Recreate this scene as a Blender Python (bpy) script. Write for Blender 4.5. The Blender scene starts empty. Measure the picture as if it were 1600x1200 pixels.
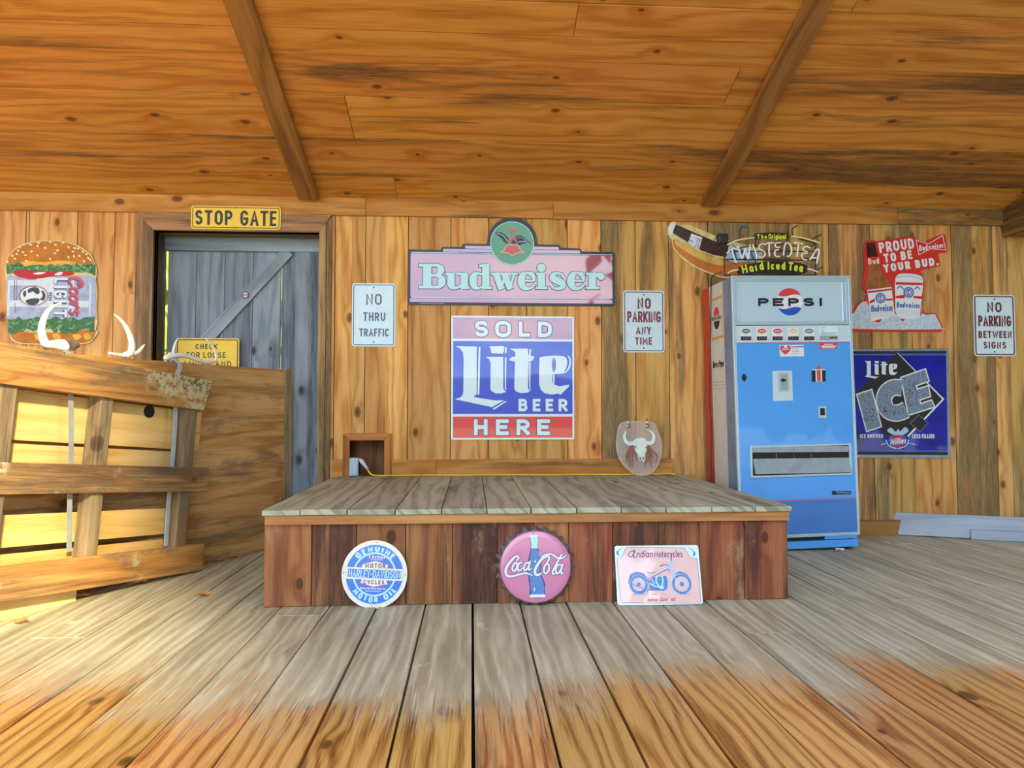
import bpy, bmesh, math, random
from mathutils import Vector, Matrix, noise as mnoise
from mathutils.geometry import delaunay_2d_cdt
S = bpy.context.scene
COL = S.collection
R = math.radians
rnd = random.Random(7)

# ------------------------------------------------------------------ camera
F = 1100.0                                   # focal length in pixels of a 1600 px wide frame
YAW, PITCH, EYE = math.atan(63/F), math.atan(44/F), 0.93
cd = bpy.data.cameras.new('camera'); cam = bpy.data.objects.new('camera', cd); COL.objects.link(cam)
cd.sensor_width = 36.0; cd.lens = 36.0*F/1600; cd.clip_start = 0.05; cd.clip_end = 400
cam.location = (0, 0, EYE); cam.rotation_euler = (math.pi/2+PITCH, 0, -YAW)
S.camera = cam
CR = cam.rotation_euler.to_matrix(); CO = Vector((0, 0, EYE))

# ------------------------------------------------------------------ sky, sun, exposure
wd = bpy.data.worlds.new('sky'); S.world = wd; wd.use_nodes = True
nt = wd.node_tree; nt.nodes.clear()
_o = nt.nodes.new('ShaderNodeOutputWorld'); _b = nt.nodes.new('ShaderNodeBackground')
_t = nt.nodes.new('ShaderNodeTexCoord'); _s = nt.nodes.new('ShaderNodeSeparateXYZ'); _r = nt.nodes.new('ShaderNodeValToRGB')
nt.links.new(_t.outputs['Generated'], _s.inputs[0]); nt.links.new(_s.outputs['Z'], _r.inputs[0])
_n = nt.nodes.new('ShaderNodeTexNoise'); _n.inputs['Scale'].default_value = 5.0; _n.inputs['Detail'].default_value = 5.0
_mp = nt.nodes.new('ShaderNodeMapping'); _mp.inputs['Scale'].default_value = (1, 1, 3.5); nt.links.new(_t.outputs['Generated'], _mp.inputs[0]); nt.links.new(_mp.outputs[0], _n.inputs['Vector'])
_cr = nt.nodes.new('ShaderNodeMapRange'); _cr.interpolation_type = 'SMOOTHSTEP'
for _i, _v in ((1, .42), (2, .66), (3, 0.0), (4, .8)): _cr.inputs[_i].default_value = _v
nt.links.new(_n.outputs[0], _cr.inputs[0])
_mx = nt.nodes.new('ShaderNodeMix'); _mx.data_type = 'RGBA'; nt.links.new(_cr.outputs[0], _mx.inputs[0]); nt.links.new(_r.outputs[0], _mx.inputs[6]); _mx.inputs[7].default_value = (.95, .97, 1.0, 1)
nt.links.new(_mx.outputs[2], _b.inputs[0]); nt.links.new(_b.outputs[0], _o.inputs[0])
_e = _r.color_ramp.elements
_e[0].position = 0.0; _e[0].color = (0.55, 0.76, 1.0, 1)
_e[1].position = 1.0; _e[1].color = (0.28, 0.48, 0.95, 1)
_m = _e.new(0.12); _m.color = (0.42, 0.67, 1.0, 1)
_m = _e.new(0.35); _m.color = (0.62, 0.80, 1.0, 1)
_b.inputs[1].default_value = 2.5
sl = bpy.data.lights.new('sun', 'SUN'); sun = bpy.data.objects.new('sun', sl); COL.objects.link(sun)
SUN_AZ, SUN_EL = R(28.6), R(27)
sl.energy = 6.5; sl.color = (1.0, 0.82, 0.5); sl.angle = R(3.0)
SUN_DIR = Vector((math.sin(SUN_AZ)*math.cos(SUN_EL), -math.cos(SUN_AZ)*math.cos(SUN_EL), math.sin(SUN_EL)))
sun.rotation_euler = SUN_DIR.to_track_quat('Z', 'Y').to_euler(); sun.location = (6, -12, 9)
S.view_settings.view_transform = 'Standard'; S.view_settings.look = 'None'
S.view_settings.gamma = 1.0; S.view_settings.use_curve_mapping = False
S.view_settings.exposure = 0.88

# ------------------------------------------------------------------ helpers: pixels to places
def ray(px, py):
    return CR @ Vector(((px-800)/F, (600-py)/F, -1.0))
def onY(px, py, Y):
    d = ray(px, py); return CO + d*(Y/d.y)
def onZ(px, py, Z):
    d = ray(px, py); return CO + d*((Z-EYE)/d.z)
def onP(px, py, p, n):
    d = ray(px, py); return CO + d*((Vector(p)-CO).dot(n)/d.dot(n))
D = 5.2                                      # distance of the back wall
def wx(px, py=560, Y=D): return onY(px, py, Y).x
def wz(py, px=800, Y=D): return onY(px, py, Y).z

# ------------------------------------------------------------------ helpers: objects
def link(name, me, mat, parent=None):
    o = bpy.data.objects.new(name, me); COL.objects.link(o)
    if mat: me.materials.append(M[mat] if isinstance(mat, str) else mat)
    if parent: o.parent = parent
    return o
def build(name, bm, mat, parent=None, smooth=False, bevel=0, auto=None):
    me = bpy.data.meshes.new(name); bm.normal_update()
    if smooth:
        for f in bm.faces: f.smooth = True
    bm.to_mesh(me); bm.free()
    o = link(name, me, mat, parent)
    if bevel:
        b = o.modifiers.new('bevel', 'BEVEL'); b.width = bevel; b.segments = 2; b.limit_method = 'ANGLE'
    return o
def empty(name, loc=(0, 0, 0), rot=None):
    o = bpy.data.objects.new(name, None); COL.objects.link(o); o.empty_display_size = .1
    if rot is not None: o.matrix_world = Matrix.Translation(loc) @ rot.to_4x4()
    else: o.location = loc
    return o
def tag(o, label=None, cat=None, group=None, kind=None):
    if label: o['label'] = label
    if cat: o['category'] = cat
    if group: o['group'] = group
    if kind: o['kind'] = kind
    return o
def struct(o): o['kind'] = 'structure'; return o

def box(bm, x0, x1, y0, y1, z0, z1, axis='x', jit=0, mtx=None):
    """a board: UVs run along its length in metres, shifted at random so that no two boards match"""
    uvl = bm.loops.layers.uv.get('UVMap') or bm.loops.layers.uv.new('UVMap')
    ou, ov = rnd.uniform(0, 60), rnd.uniform(0, 9)
    cx, cy, cz = (x0+x1)/2, (y0+y1)/2, (z0+z1)/2
    cs = [(x, y, z) for x in (x0, x1) for y in (y0, y1) for z in (z0, z1)]
    vs = []
    for c in cs:
        p = Vector(c)
        if jit: p += Vector((rnd.uniform(-jit, jit), rnd.uniform(-jit, jit), rnd.uniform(-jit, jit)))
        vs.append(bm.verts.new(mtx @ p if mtx else p))
    for idx in ((0, 1, 3, 2), (4, 6, 7, 5), (0, 4, 5, 1), (2, 3, 7, 6), (0, 2, 6, 4), (1, 5, 7, 3)):
        f = bm.faces.new([vs[i] for i in idx])
        for l, i in zip(f.loops, idx):
            x, y, z = cs[i]
            u, v = {'x': (x, (y-cy)+(z-cz)), 'y': (y, (x-cx)+(z-cz)), 'z': (z, (x-cx)+(y-cy))}[axis]
            l[uvl].uv = (u+ou, v+ov)
    return vs
def sm(pts, n=4, closed=False):
    """Catmull-Rom through the points"""
    P = [tuple(p) for p in pts]; L = len(P); out = []
    dim = len(P[0])
    rng = range(L if closed else L-1)
    for i in rng:
        if closed: a, b, c, d = P[i-1], P[i], P[(i+1) % L], P[(i+2) % L]
        else: a, b, c, d = P[max(i-1, 0)], P[i], P[i+1], P[min(i+2, L-1)]
        for k in range(n):
            t = k/n
            out.append(tuple(.5*(2*b[j]+(c[j]-a[j])*t+(2*a[j]-5*b[j]+4*c[j]-d[j])*t*t+(3*b[j]-a[j]-3*c[j]+d[j])*t**3) for j in range(dim)))
    if not closed: out.append(P[-1])
    return out
def tube(bm, pts, rad, n=8, caps=True):
    """a round tube along points; rad is one radius or one per point"""
    P = [Vector(p) for p in pts]
    if not isinstance(rad, (list, tuple)): rad = [rad]*len(P)
    rings = []; up = None
    for i, p in enumerate(P):
        t = (P[min(i+1, len(P)-1)]-P[max(i-1, 0)]).normalized()
        if up is None: up = t.orthogonal().normalized()
        up = (up - t*up.dot(t)).normalized(); s = t.cross(up)
        rings.append([bm.verts.new(p+(up*math.cos(a)+s*math.sin(a))*rad[i]) for a in [2*math.pi*k/n for k in range(n)]])
    for a, b in zip(rings, rings[1:]):
        for k in range(n): bm.faces.new((a[k], a[(k+1) % n], b[(k+1) % n], b[k]))
    if caps:
        bm.faces.new(rings[0][::-1]); bm.faces.new(rings[-1])
def smt(pts, rad, n=5):
    q = sm([tuple(p)+(r,) for p, r in zip(pts, rad)], n)
    return [p[:3] for p in q], [max(p[3], .0006) for p in q]
def cyl(bm, p0, p1, r0, r1=None, n=20): tube(bm, [p0, p1], [r0, r0 if r1 is None else r1], n)

# ------------------------------------------------------------------ helpers: flat work on signs
def arc(cx, cy, rx, ry, a0, a1, n=9):
    return [(cx+rx*math.cos(R(a0+(a1-a0)*i/n)), cy+ry*math.sin(R(a0+(a1-a0)*i/n))) for i in range(n+1)]
def ribbon(pts, w, cap=False):
    """quads along a 2D polyline with mitred joints; w is a width or one width per point"""
    P = []; W = []
    ws = w if isinstance(w, (list, tuple)) else [w]*len(pts)
    for p, q in zip(pts, ws):
        if not P or (Vector(p)-Vector(P[-1])).length > 1e-7: P.append(tuple(p)); W.append(q)
    n = len(P)
    if n < 2: return []
    closed = n > 3 and (Vector(P[0])-Vector(P[-1])).length < 1e-6
    L = []; Rr = []
    for i in range(n):
        a = Vector(P[i])-Vector(P[i-1 if i else (n-2 if closed else 0)])
        b = Vector(P[i+1 if i < n-1 else (1 if closed else n-1)])-Vector(P[i])
        if a.length < 1e-9: a = b
        if b.length < 1e-9: b = a
        a.normalize(); b.normalize()
        na, nb = Vector((-a.y, a.x)), Vector((-b.y, b.x))
        m = na+nb
        m = na if m.length < .2 else m.normalized()
        k = min(1/max(m.dot(na), .35), 1.9)
        h = W[i]/2*k
        L.append((P[i][0]+m.x*h, P[i][1]+m.y*h)); Rr.append((P[i][0]-m.x*h, P[i][1]-m.y*h))
    out = [[L[i], L[i+1], Rr[i+1], Rr[i]] for i in range(n-1)]
    if cap and not closed:
        for i in (0, n-1): out.append(arc(P[i][0], P[i][1], W[i]/2, W[i]/2, 0, 330, 11))
    return out
O_ = arc(.5, .7, .5, .3, 0, 180)+arc(.5, .3, .5, .3, 180, 360)
O_ = O_+[O_[0]]
P_ = [(0, 0), (0, 1), (.55, 1)]+arc(.55, .735, .45, .265, 90, -90)+[(0, .47)]
o_ = arc(.5, .42, .5, .26, 0, 180)+arc(.5, .26, .5, .26, 180, 360)
o_ = o_+[o_[0]]
GL = {
 'A': (.66, [[(0, 0), (.5, 1), (1, 0)], [(.2, .3), (.8, .3)]]),
 'B': (.58, [[(0, 0), (0, 1), (.55, 1)]+arc(.55, .77, .37, .23, 90, -90)+[(0, .54)], [(.55, .54)]+arc(.55, .27, .45, .27, 90, -90)+[(0, 0)]]),
 'C': (.6, [arc(.5, .7, .5, .3, 12, 180)+arc(.5, .3, .5, .3, 180, 348)]),
 'D': (.6, [[(0, 0), (0, 1), (.4, 1)]+arc(.4, .65, .6, .35, 90, 0)+arc(.4, .35, .6, .35, 0, -90)+[(0, 0)]]),
 'E': (.5, [[(1, 1), (0, 1), (0, 0), (1, 0)], [(0, .52), (.85, .52)]]),
 'F': (.5, [[(1, 1), (0, 1), (0, 0)], [(0, .52), (.85, .52)]]),
 'G': (.62, [arc(.5, .7, .5, .3, 12, 180)+arc(.5, .3, .5, .3, 180, 360)+[(1, .45), (.55, .45)]]),
 'H': (.6, [[(0, 0), (0, 1)], [(1, 0), (1, 1)], [(0, .51), (1, .51)]]),
 'I': (.0, [[(.5, 0), (.5, 1)]]),
 'J': (.45, [[(1, 1), (1, .3)]+arc(.5, .3, .5, .3, 0, -180)]),
 'K': (.6, [[(0, 0), (0, 1)], [(1, 1), (0, .36)], [(.34, .58), (1, 0)]]),
 'L': (.48, [[(0, 1), (0, 0), (1, 0)]]),
 'M': (.76, [[(0, 0), (0, 1), (.5, .25), (1, 1), (1, 0)]]),
 'N': (.6, [[(0, 0), (0, 1), (1, 0), (1, 1)]]),
 'O': (.62, [O_]), 'P': (.56, [P_]), 'R': (.58, [P_, [(.45, .47), (1, 0)]]),
 'S': (.56, [arc(.5, .76, .47, .24, 12, 270)+arc(.5, .26, .5, .26, 90, -168)]),
 'T': (.58, [[(0, 1), (1, 1)], [(.5, 1), (.5, 0)]]),
 'U': (.6, [[(0, 1)]+arc(.5, .3, .5, .3, 180, 360)+[(1, 1)]]),
 'V': (.62, [[(0, 1), (.5, 0), (1, 1)]]),
 'W': (.9, [[(0, 1), (.25, 0), (.5, .85), (.75, 0), (1, 1)]]),
 'Y': (.62, [[(0, 1), (.5, .45), (1, 1)], [(.5, .45), (.5, 0)]]),
 'a': (.46, [o_, [(1, .68), (1, 0)]]), 'b': (.46, [o_, [(0, 1), (0, 0)]]),
 'c': (.42, [arc(.5, .42, .5, .26, 20, 180)+arc(.5, .26, .5, .26, 180, 340)]),
 'd': (.46, [o_, [(1, 1), (1, 0)]]),
 'e': (.46, [[(0, .34), (1, .34)]+arc(.5, .42, .5, .26, 0, 180)+arc(.5, .26, .5, .26, 180, 330)]),
 'f': (.3, [[(.4, 0), (.4, .75)]+arc(.8, .8, .4, .2, 180, 90), [(0, .64), (.9, .64)]]),
 'g': (.46, [o_, [(1, .68), (1, -.1)]+arc(.5, -.1, .5, .18, 0, -160)]),
 'h': (.44, [[(0, 0), (0, 1)], [(0, .4)]+arc(.5, .42, .5, .26, 180, 0)+[(1, 0)]]),
 'i': (.0, [[(.5, 0), (.5, .68)], [(.5, .86), (.5, 1)]]), 'l': (.0, [[(.5, 0), (.5, 1)]]),
 'm': (.74, [[(0, 0), (0, .68)], arc(.25, .42, .25, .26, 180, 0)+[(.5, 0)], arc(.75, .42, .25, .26, 180, 0)+[(1, 0)]]),
 'n': (.44, [[(0, 0), (0, .68)], [(0, .4)]+arc(.5, .42, .5, .26, 180, 0)+[(1, 0)]]),
 'o': (.46, [o_]), 'p': (.46, [o_, [(0, .68), (0, -.28)]]), 'r': (.3, [[(0, 0), (0, .68)], arc(.6, .4, .6, .27, 180, 70)]),
 's': (.4, [arc(.5, .52, .46, .16, 15, 270)+arc(.5, .18, .5, .18, 90, -165)]),
 't': (.3, [[(.4, .95), (.4, .2)]+arc(.8, .2, .4, .2, 180, 280), [(0, .66), (.95, .66)]]),
 'u': (.44, [[(0, .68)]+arc(.5, .26, .5, .26, 180, 360)+[(1, .68)], [(1, .68), (1, 0)]]),
 'v': (.46, [[(0, .68), (.5, 0), (1, .68)]]), 'w': (.66, [[(0, .68), (.25, 0), (.5, .6), (.75, 0), (1, .68)]]),
 'k': (.44, [[(0, 0), (0, 1)], [(1, .68), (0, .25)], [(.35, .4), (1, 0)]]),
 'y': (.46, [[(0, .68), (.5, 0)], [(1, .68), (.35, -.28), (.1, -.28)]]),
 '-': (.25, [[(0, .45), (1, .45)]]), '.': (.0, [[(.5, 0), (.5, .12)]]), "'": (.0, [[(.5, .75), (.5, 1)]]),
 '5': (.5, [[(.9, 1), (.1, 1), (.05, .58)]+arc(.5, .32, .5, .32, 125, -150)]),
 '4': (.55, [[(.75, 0), (.75, 1), (0, .3), (1, .3)]]), '0': (.52, [O_]), ':': (0, [[(.5, .1), (.5, .22)], [(.5, .5), (.5, .62)]]),
}
def lay(text, h, w, track=.2, space=.35):
    """strokes of a line of text, cap height h, stroke weight w, starting at 0,0; returns strokes and width"""
    out = []; x = 0
    for ch in text:
        if ch == ' ': x += space*h; continue
        wd_, st = GL[ch]; gw = wd_*h
        for s in st: out.append([(x+w/2+px*max(gw-w, 0), w/2+py*(h-w)) for px, py in s])
        x += max(gw, w)+track*h
    return out, x-track*h
def text2d(text, x0, z0, x1, z1, w, track=.2, space=.35, rot=0, warp=None, cap=False, shear=0):
    """text filling a box (z up)"""
    h = z1-z0
    st, tw = lay(text, h, w, track, space)
    k = (x1-x0)/tw; cx, cz = (x0+x1)/2, (z0+z1)/2
    qs = []
    for s in st:
        q = [(x0+(w/2)+(p[0]-w/2)*((x1-x0-w)/max(tw-w, 1e-6)), z0+p[1]) for p in s]
        shut = (Vector(s[0])-Vector(s[-1])).length < 1e-6
        for e, nx in ((0, 1), (-1, -2)):                     # square ends reach the edge of the box
            a, b = Vector(q[e]), Vector(q[nx])
            if not shut and (s[e][1] < w*.51 or s[e][1] > h-w*.51 or abs(a.y-b.y) < 1e-6): q[e] = tuple(a+(a-b).normalized()*w*.5)
        if shear: q = [(a+(b-z0)*shear, b) for a, b in q]
        qs += ribbon(q, w, cap)
    if warp: qs = [[warp(*p) for p in q] for q in qs]
    if rot:
        c, s_ = math.cos(rot), math.sin(rot)
        qs = [[(cx+(a-cx)*c-(b-cz)*s_, cz+(a-cx)*s_+(b-cz)*c) for a, b in q] for q in qs]
    return qs
def solid(bm, polys, y0, y1):
    """2D polygons (x, z) joined into one outline and made solid: front at y0, back at y1"""
    co = []; fc = []
    for q in polys:
        ar = sum(q[i-1][0]*q[i][1]-q[i][0]*q[i-1][1] for i in range(len(q)))
        if abs(ar) < 1e-12: continue
        q = q if ar > 0 else q[::-1]
        fc.append(list(range(len(co), len(co)+len(q)))); co += [Vector(p) for p in q]
    ed = [(f[i-1], f[i]) for f in fc for i in range(len(f))]
    vs, _, fs, _, _, _ = delaunay_2d_cdt(co, ed, [], 0, 1e-7)
    PG = [[co[i] for i in f] for f in fc]; BB = [(min(p.x for p in q), max(p.x for p in q), min(p.y for p in q), max(p.y for p in q)) for q in PG]
    def inside(x, y):
        for q, b in zip(PG, BB):
            if b[0] < x < b[1] and b[2] < y < b[3]:
                c = False; p = q[-1]
                for r in q:
                    if (p.y > y) != (r.y > y) and x < (r.x-p.x)*(y-p.y)/(r.y-p.y)+p.x: c = not c
                    p = r
                if c: return True
        return False
    keep = [f for f in fs if inside(sum(vs[i].x for i in f)/len(f), sum(vs[i].y for i in f)/len(f))]
    A = {}; B = {}; cnt = {}
    for f in keep:
        for i in f:
            if i not in A: A[i] = bm.verts.new((vs[i].x, y0, vs[i].y)); B[i] = bm.verts.new((vs[i].x, y1, vs[i].y))
        for a, b in zip(f, f[1:]+f[:1]): cnt.setdefault((min(a, b), max(a, b)), []).append((a, b))
        bm.faces.new([A[i] for i in f]); bm.faces.new([B[i] for i in f][::-1])
    for e in cnt.values():
        if len(e) == 1: a, b = e[0]; bm.faces.new((A[b], A[a], B[a], B[b]))

class Sign:
    """flat work on a plane: root empty whose x is right, y is into the wall, z is up"""
    def __init__(s, name, label, cat, org, rot=None, zoom=(0, 0, 1), group=None):
        s.rot = rot or Matrix.Identity(3); s.org = Vector(org)
        s.root = empty(name, s.org, s.rot); tag(s.root, label, cat, group)
        s.z = zoom; s.n = s.rot @ Vector((0, 1, 0)); s.inv = s.rot.inverted()
    def p(s, zx, zy):
        px, py = s.z[0]+zx/s.z[2], s.z[1]+zy/s.z[2]
        q = s.inv @ (onP(px, py, s.org, s.n)-s.org)
        return (q.x, q.z)
    def k(s, zx=None, zy=None):
        """metres per zoom pixel near a point"""
        zx = zx if zx is not None else 500; zy = zy if zy is not None else 500
        a, b = s.p(zx, zy), s.p(zx+10, zy); return (b[0]-a[0])/10
    def pts(s, L): return [s.p(*q) for q in L]
    def bx(s, x0, y0, x1, y1):
        a, b, c, d = s.p(x0, (y0+y1)/2), s.p(x1, (y0+y1)/2), s.p((x0+x1)/2, y0), s.p((x0+x1)/2, y1)
        return a[0], d[1], b[0], c[1]
    def rect(s, x0, y0, x1, y1, r=0):
        X0, Z0, X1, Z1 = s.bx(x0, y0, x1, y1)
        if not r: return [[(X0, Z0), (X1, Z0), (X1, Z1), (X0, Z1)]]
        r = r*s.k(x0, y0)
        return [arc(X1-r, Z1-r, r, r, 0, 90, 5)+arc(X0+r, Z1-r, r, r, 90, 180, 5)+arc(X0+r, Z0+r, r, r, 180, 270, 5)+arc(X1-r, Z0+r, r, r, 270, 360, 5)]
    def frame(s, x0, y0, x1, y1, r, w):
        q = s.rect(x0, y0, x1, y1, r)[0]; q = q+[q[0]]
        return ribbon(q, w*s.k(x0, y0))
    def disc(s, cx, cy, r, ry=None, n=28, a0=0, a1=360):
        X, Z = s.p(cx, cy); k = s.k(cx, cy); q = arc(X, Z, r*k, (ry or r)*k, a0, a1, n)
        return [q[:-1] if a1-a0 == 360 else q]
    def ring(s, cx, cy, r, w, ry=None, a0=0, a1=360, n=36):
        X, Z = s.p(cx, cy); k = s.k(cx, cy)
        return ribbon(arc(X, Z, r*k, (ry or r)*k, a0, a1, n), w*k)
    def stroke(s, L, w, n=4, cap=True):
        q = s.pts(L); k = s.k(*L[0])
        ws = [v*k for v in (w if isinstance(w, (list, tuple)) else [w]*len(L))]
        if n > 1:
            t = sm([(a[0], a[1], b) for a, b in zip(q, ws)], n); q = [(a[0], a[1]) for a in t]; ws = [max(a[2], 1e-4) for a in t]
        return ribbon(q, ws, cap)
    def text(s, t, x0, y0, x1, y1, w, **kw):
        return text2d(t, *s.bx(x0, y0, x1, y1), w*s.k(x0, y0), **kw)
    def add(s, name, mat, polys, d, t=.001, label=None, parent=None, each=False):
        if each:
            for q in polys: s.add(name, mat, [q], d, t)
            return
        bm = bmesh.new(); solid(bm, polys, -d, -d+t)
        o = build(name, bm, mat, parent or s.root)
        if label: o['label'] = label
        return o
def grow(polys, d):
    """push convex pieces outwards, for the dark rim round lettering"""
    out = []
    for q in polys:
        cx = sum(p[0] for p in q)/len(q); cz = sum(p[1] for p in q)/len(q)
        out.append([(x+(d if x > cx else -d), z+(d if z > cz else -d)) for x, z in q])
    return out
def shift(polys, dx, dz): return [[(x+dx, z+dz) for x, z in q] for q in polys]

# ------------------------------------------------------------------ materials
M = {}
class G:
    """small node-graph writer"""
    def __init__(s, name):
        s.m = bpy.data.materials.new(name); s.m.use_nodes = True; s.t = s.m.node_tree; s.t.nodes.clear()
        s.out = s.n('ShaderNodeOutputMaterial'); s.bs = s.n('ShaderNodeBsdfPrincipled'); s.l(s.bs.outputs[0], s.out.inputs[0]); M[name] = s.m
    def n(s, t, **kw):
        x = s.t.nodes.new(t)
        for k, v in kw.items(): setattr(x, k, v)
        return x
    def l(s, a, b): s.t.links.new(a, b)
    def put(s, inp, v):
        if hasattr(v, 'is_linked'): s.l(v, inp)
        else: inp.default_value = v
    def ma(s, op, a, b=0.0, c=0.0, clamp=False):
        x = s.n('ShaderNodeMath', operation=op, use_clamp=clamp)
        for i, v in enumerate((a, b, c)): s.put(x.inputs[i], v)
        return x.outputs[0]
    def step(s, v, a, b, o0=0.0, o1=1.0):
        x = s.n('ShaderNodeMapRange', interpolation_type='SMOOTHSTEP')
        for i, q in enumerate((v, a, b, o0, o1)): s.put(x.inputs[i], q)
        return x.outputs[0]
    def xyz(s, x, y, z=0.0):
        c = s.n('ShaderNodeCombineXYZ')
        for i, q in enumerate((x, y, z)): s.put(c.inputs[i], q)
        return c.outputs[0]
    def noise(s, v, scale=1.0, detail=3.0, rough=.5, dist=0.0):
        x = s.n('ShaderNodeTexNoise'); s.l(v, x.inputs['Vector'])
        x.inputs['Scale'].default_value = scale; x.inputs['Detail'].default_value = detail; x.inputs['Roughness'].default_value = rough; x.inputs['Distortion'].default_value = dist
        return x.outputs[0]
    def mix(s, f, a, b, mode='MIX'):
        x = s.n('ShaderNodeMix', data_type='RGBA', blend_type=mode); s.put(x.inputs[0], f)
        for i, v in ((6, a), (7, b)):
            s.put(x.inputs[i], (v+(1,)) if isinstance(v, tuple) and len(v) == 3 else v)
        return x.outputs[2]
    def ramp(s, f, stops):
        x = s.n('ShaderNodeValToRGB'); s.put(x.inputs[0], f); e = x.color_ramp.elements
        while len(e) < len(stops): e.new(.5)
        for i, (p, c) in enumerate(stops): e[i].position = p; e[i].color = tuple(c)+(1,)
        return x.outputs[0]

def wood(name, lo, mid, hi, stain=(.045, .035, .02), stain_amt=.3, stain_edge=0, knots=.5, knot_col=(.09, .022, .008), rough=.62, spec=.25,
         hue=.03, val=.35, ring=60., grain=1., xgrad=None, grey=None, bump=.35, blotch=None, lichen=None):
    g = G(name)
    uv = g.n('ShaderNodeUVMap', uv_map='UVMap'); sp = g.n('ShaderNodeSeparateXYZ'); g.l(uv.outputs[0], sp.inputs[0]); u, v = sp.outputs[0], sp.outputs[1]
    geo = g.n('ShaderNodeNewGeometry'); isl = geo.outputs['Random Per Island']
    wn = g.n('ShaderNodeTexWhiteNoise', noise_dimensions='1D'); g.l(isl, wn.inputs['W'])
    ws = g.n('ShaderNodeSeparateColor'); g.l(wn.outputs['Color'], ws.inputs[0]); r1, r2, r3 = ws.outputs[0], ws.outputs[1], ws.outputs[2]
    ps = g.n('ShaderNodeSeparateXYZ'); g.l(geo.outputs['Position'], ps.inputs[0]); wxs, wys, wzs = ps.outputs
    P = lambda su, sv: g.xyz(g.ma('MULTIPLY', u, su), g.ma('MULTIPLY', v, sv), g.ma('MULTIPLY', isl, 40.))
    # knots
    kv = g.n('ShaderNodeTexVoronoi', voronoi_dimensions='2D'); g.l(P(1.9, 3.1), kv.inputs['Vector']); kv.inputs['Scale'].default_value = 1.0
    kc = g.n('ShaderNodeSeparateColor'); g.l(kv.outputs['Color'], kc.inputs[0])
    wob = g.ma('MULTIPLY', g.ma('SUBTRACT', g.noise(P(14, 22), detail=2), .5), .03)
    kd = g.ma('ADD', g.ma('ADD', kv.outputs['Distance'], wob), g.ma('MULTIPLY', g.ma('GREATER_THAN', kc.outputs[0], knots), 5.0))
    ksz = g.ma('MULTIPLY_ADD', kc.outputs[1], .055, .03)
    kin = g.step(kd, g.ma('MULTIPLY', ksz, .7), g.ma('MULTIPLY', ksz, 1.1), 1.0, 0.0)
    khalo = g.step(kd, .02, .26, 1.0, 0.0)
    # growth rings
    n1 = g.noise(P(.75, 5.5), detail=2.5)
    ph = g.ma('ADD', g.ma('ADD', g.ma('MULTIPLY', v, ring), g.ma('MULTIPLY', n1, 26.)), g.ma('MULTIPLY', khalo, 3.5))
    rg = g.ma('POWER', g.ma('MULTIPLY_ADD', g.ma('SINE', ph), .5, .5), 1.7)
    fine = g.noise(P(5., 190.), detail=3, rough=.6)
    big = g.noise(P(.8, 4.), detail=4, rough=.6)
    t = g.ma('ADD', g.ma('ADD', g.ma('MULTIPLY', rg, -.22*grain), g.ma('MULTIPLY', fine, .55*grain)), g.ma('MULTIPLY_ADD', big, .75, .08-.05*grain))
    col = g.ramp(t, [(.2, lo), (.5, mid), (.85, hi)])
    kcol = g.mix(g.step(kd, g.ma('MULTIPLY', ksz, .2), g.ma('MULTIPLY', ksz, .6)), knot_col, tuple(c*.35 for c in mid))
    col = g.mix(g.ma('MULTIPLY', khalo, .36), col, tuple(a*b for a, b in zip(mid, (.8, .55, .4))))
    col = g.mix(g.ma('MULTIPLY', kin, .88), col, kcol)
    hs = g.n('ShaderNodeHueSaturation'); g.l(col, hs.inputs['Color'])
    g.l(g.ma('MULTIPLY_ADD', g.ma('SUBTRACT', r2, .5), hue, .5), hs.inputs['Hue']); g.l(g.ma('MULTIPLY_ADD', g.ma('SUBTRACT', r3, .5), val, 1.0), hs.inputs['Value'])
    col = hs.outputs[0]
    # mildew streaks
    if stain_amt > 0:
        sn = g.noise(P(.42, 5.5), detail=5, rough=.62, dist=.3); st = g.noise(P(2.2, 75.), detail=4, rough=.65)
        amt = g.ma('MULTIPLY_ADD', g.ma('SUBTRACT', r1, .5), .4, stain_amt)
        if xgrad: amt = g.ma('ADD', amt, g.step(wxs, xgrad[0], xgrad[1], 0., xgrad[2]))
        th = g.ma('SUBTRACT', .80, g.ma('MULTIPLY', amt, .55))
        mk = g.step(g.ma('ADD', sn, g.ma('MULTIPLY', g.ma('SUBTRACT', st, .5), .26)), th, g.ma('ADD', th, .17))
        spk = g.step(g.noise(P(9., 150.), detail=4, rough=.7), .32, .66)
        col = g.mix(g.ma('MULTIPLY', mk, g.ma('MULTIPLY_ADD', spk, .42, .46)), col, stain)
    if blotch:
        bn = g.step(g.noise(P(2.2, 5.), detail=6, rough=.7), blotch[1], blotch[1]+.12); col = g.mix(g.ma('MULTIPLY', bn, blotch[2]), col, blotch[0])
    if grey:
        y0, y1, glo, ghi = grey
        gy = g.ma('ADD', g.ma('ADD', wys, g.ma('MULTIPLY', g.ma('SUBTRACT', g.noise(geo.outputs['Position'], 1.6, 5., .6), .5), 1.1)), g.ma('MULTIPLY', g.ma('SUBTRACT', r1, .5), .45))
        gy = g.ma('ADD', gy, g.ma('MULTIPLY', g.ma('SUBTRACT', fine, .5), .9))
        gm = g.step(gy, y0, y1)
        gn = g.noise(P(1.3, 12.), detail=6, rough=.65)
        gc = g.ramp(g.ma('ADD', g.ma('MULTIPLY', gn, .7), g.ma('MULTIPLY', g.ma('MULTIPLY', fine, rg), .3)), [(.25, glo), (.7, ghi)])
        wh = g.step(g.noise(geo.outputs['Position'], 2.6, 8., .72, .8), .6, .72)
        gc = g.mix(g.ma('MULTIPLY', wh, .5), gc, tuple(min(c*1.35, 1) for c in ghi))
        col = g.mix(g.ma('MULTIPLY', gm, .9), col, gc)
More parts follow.
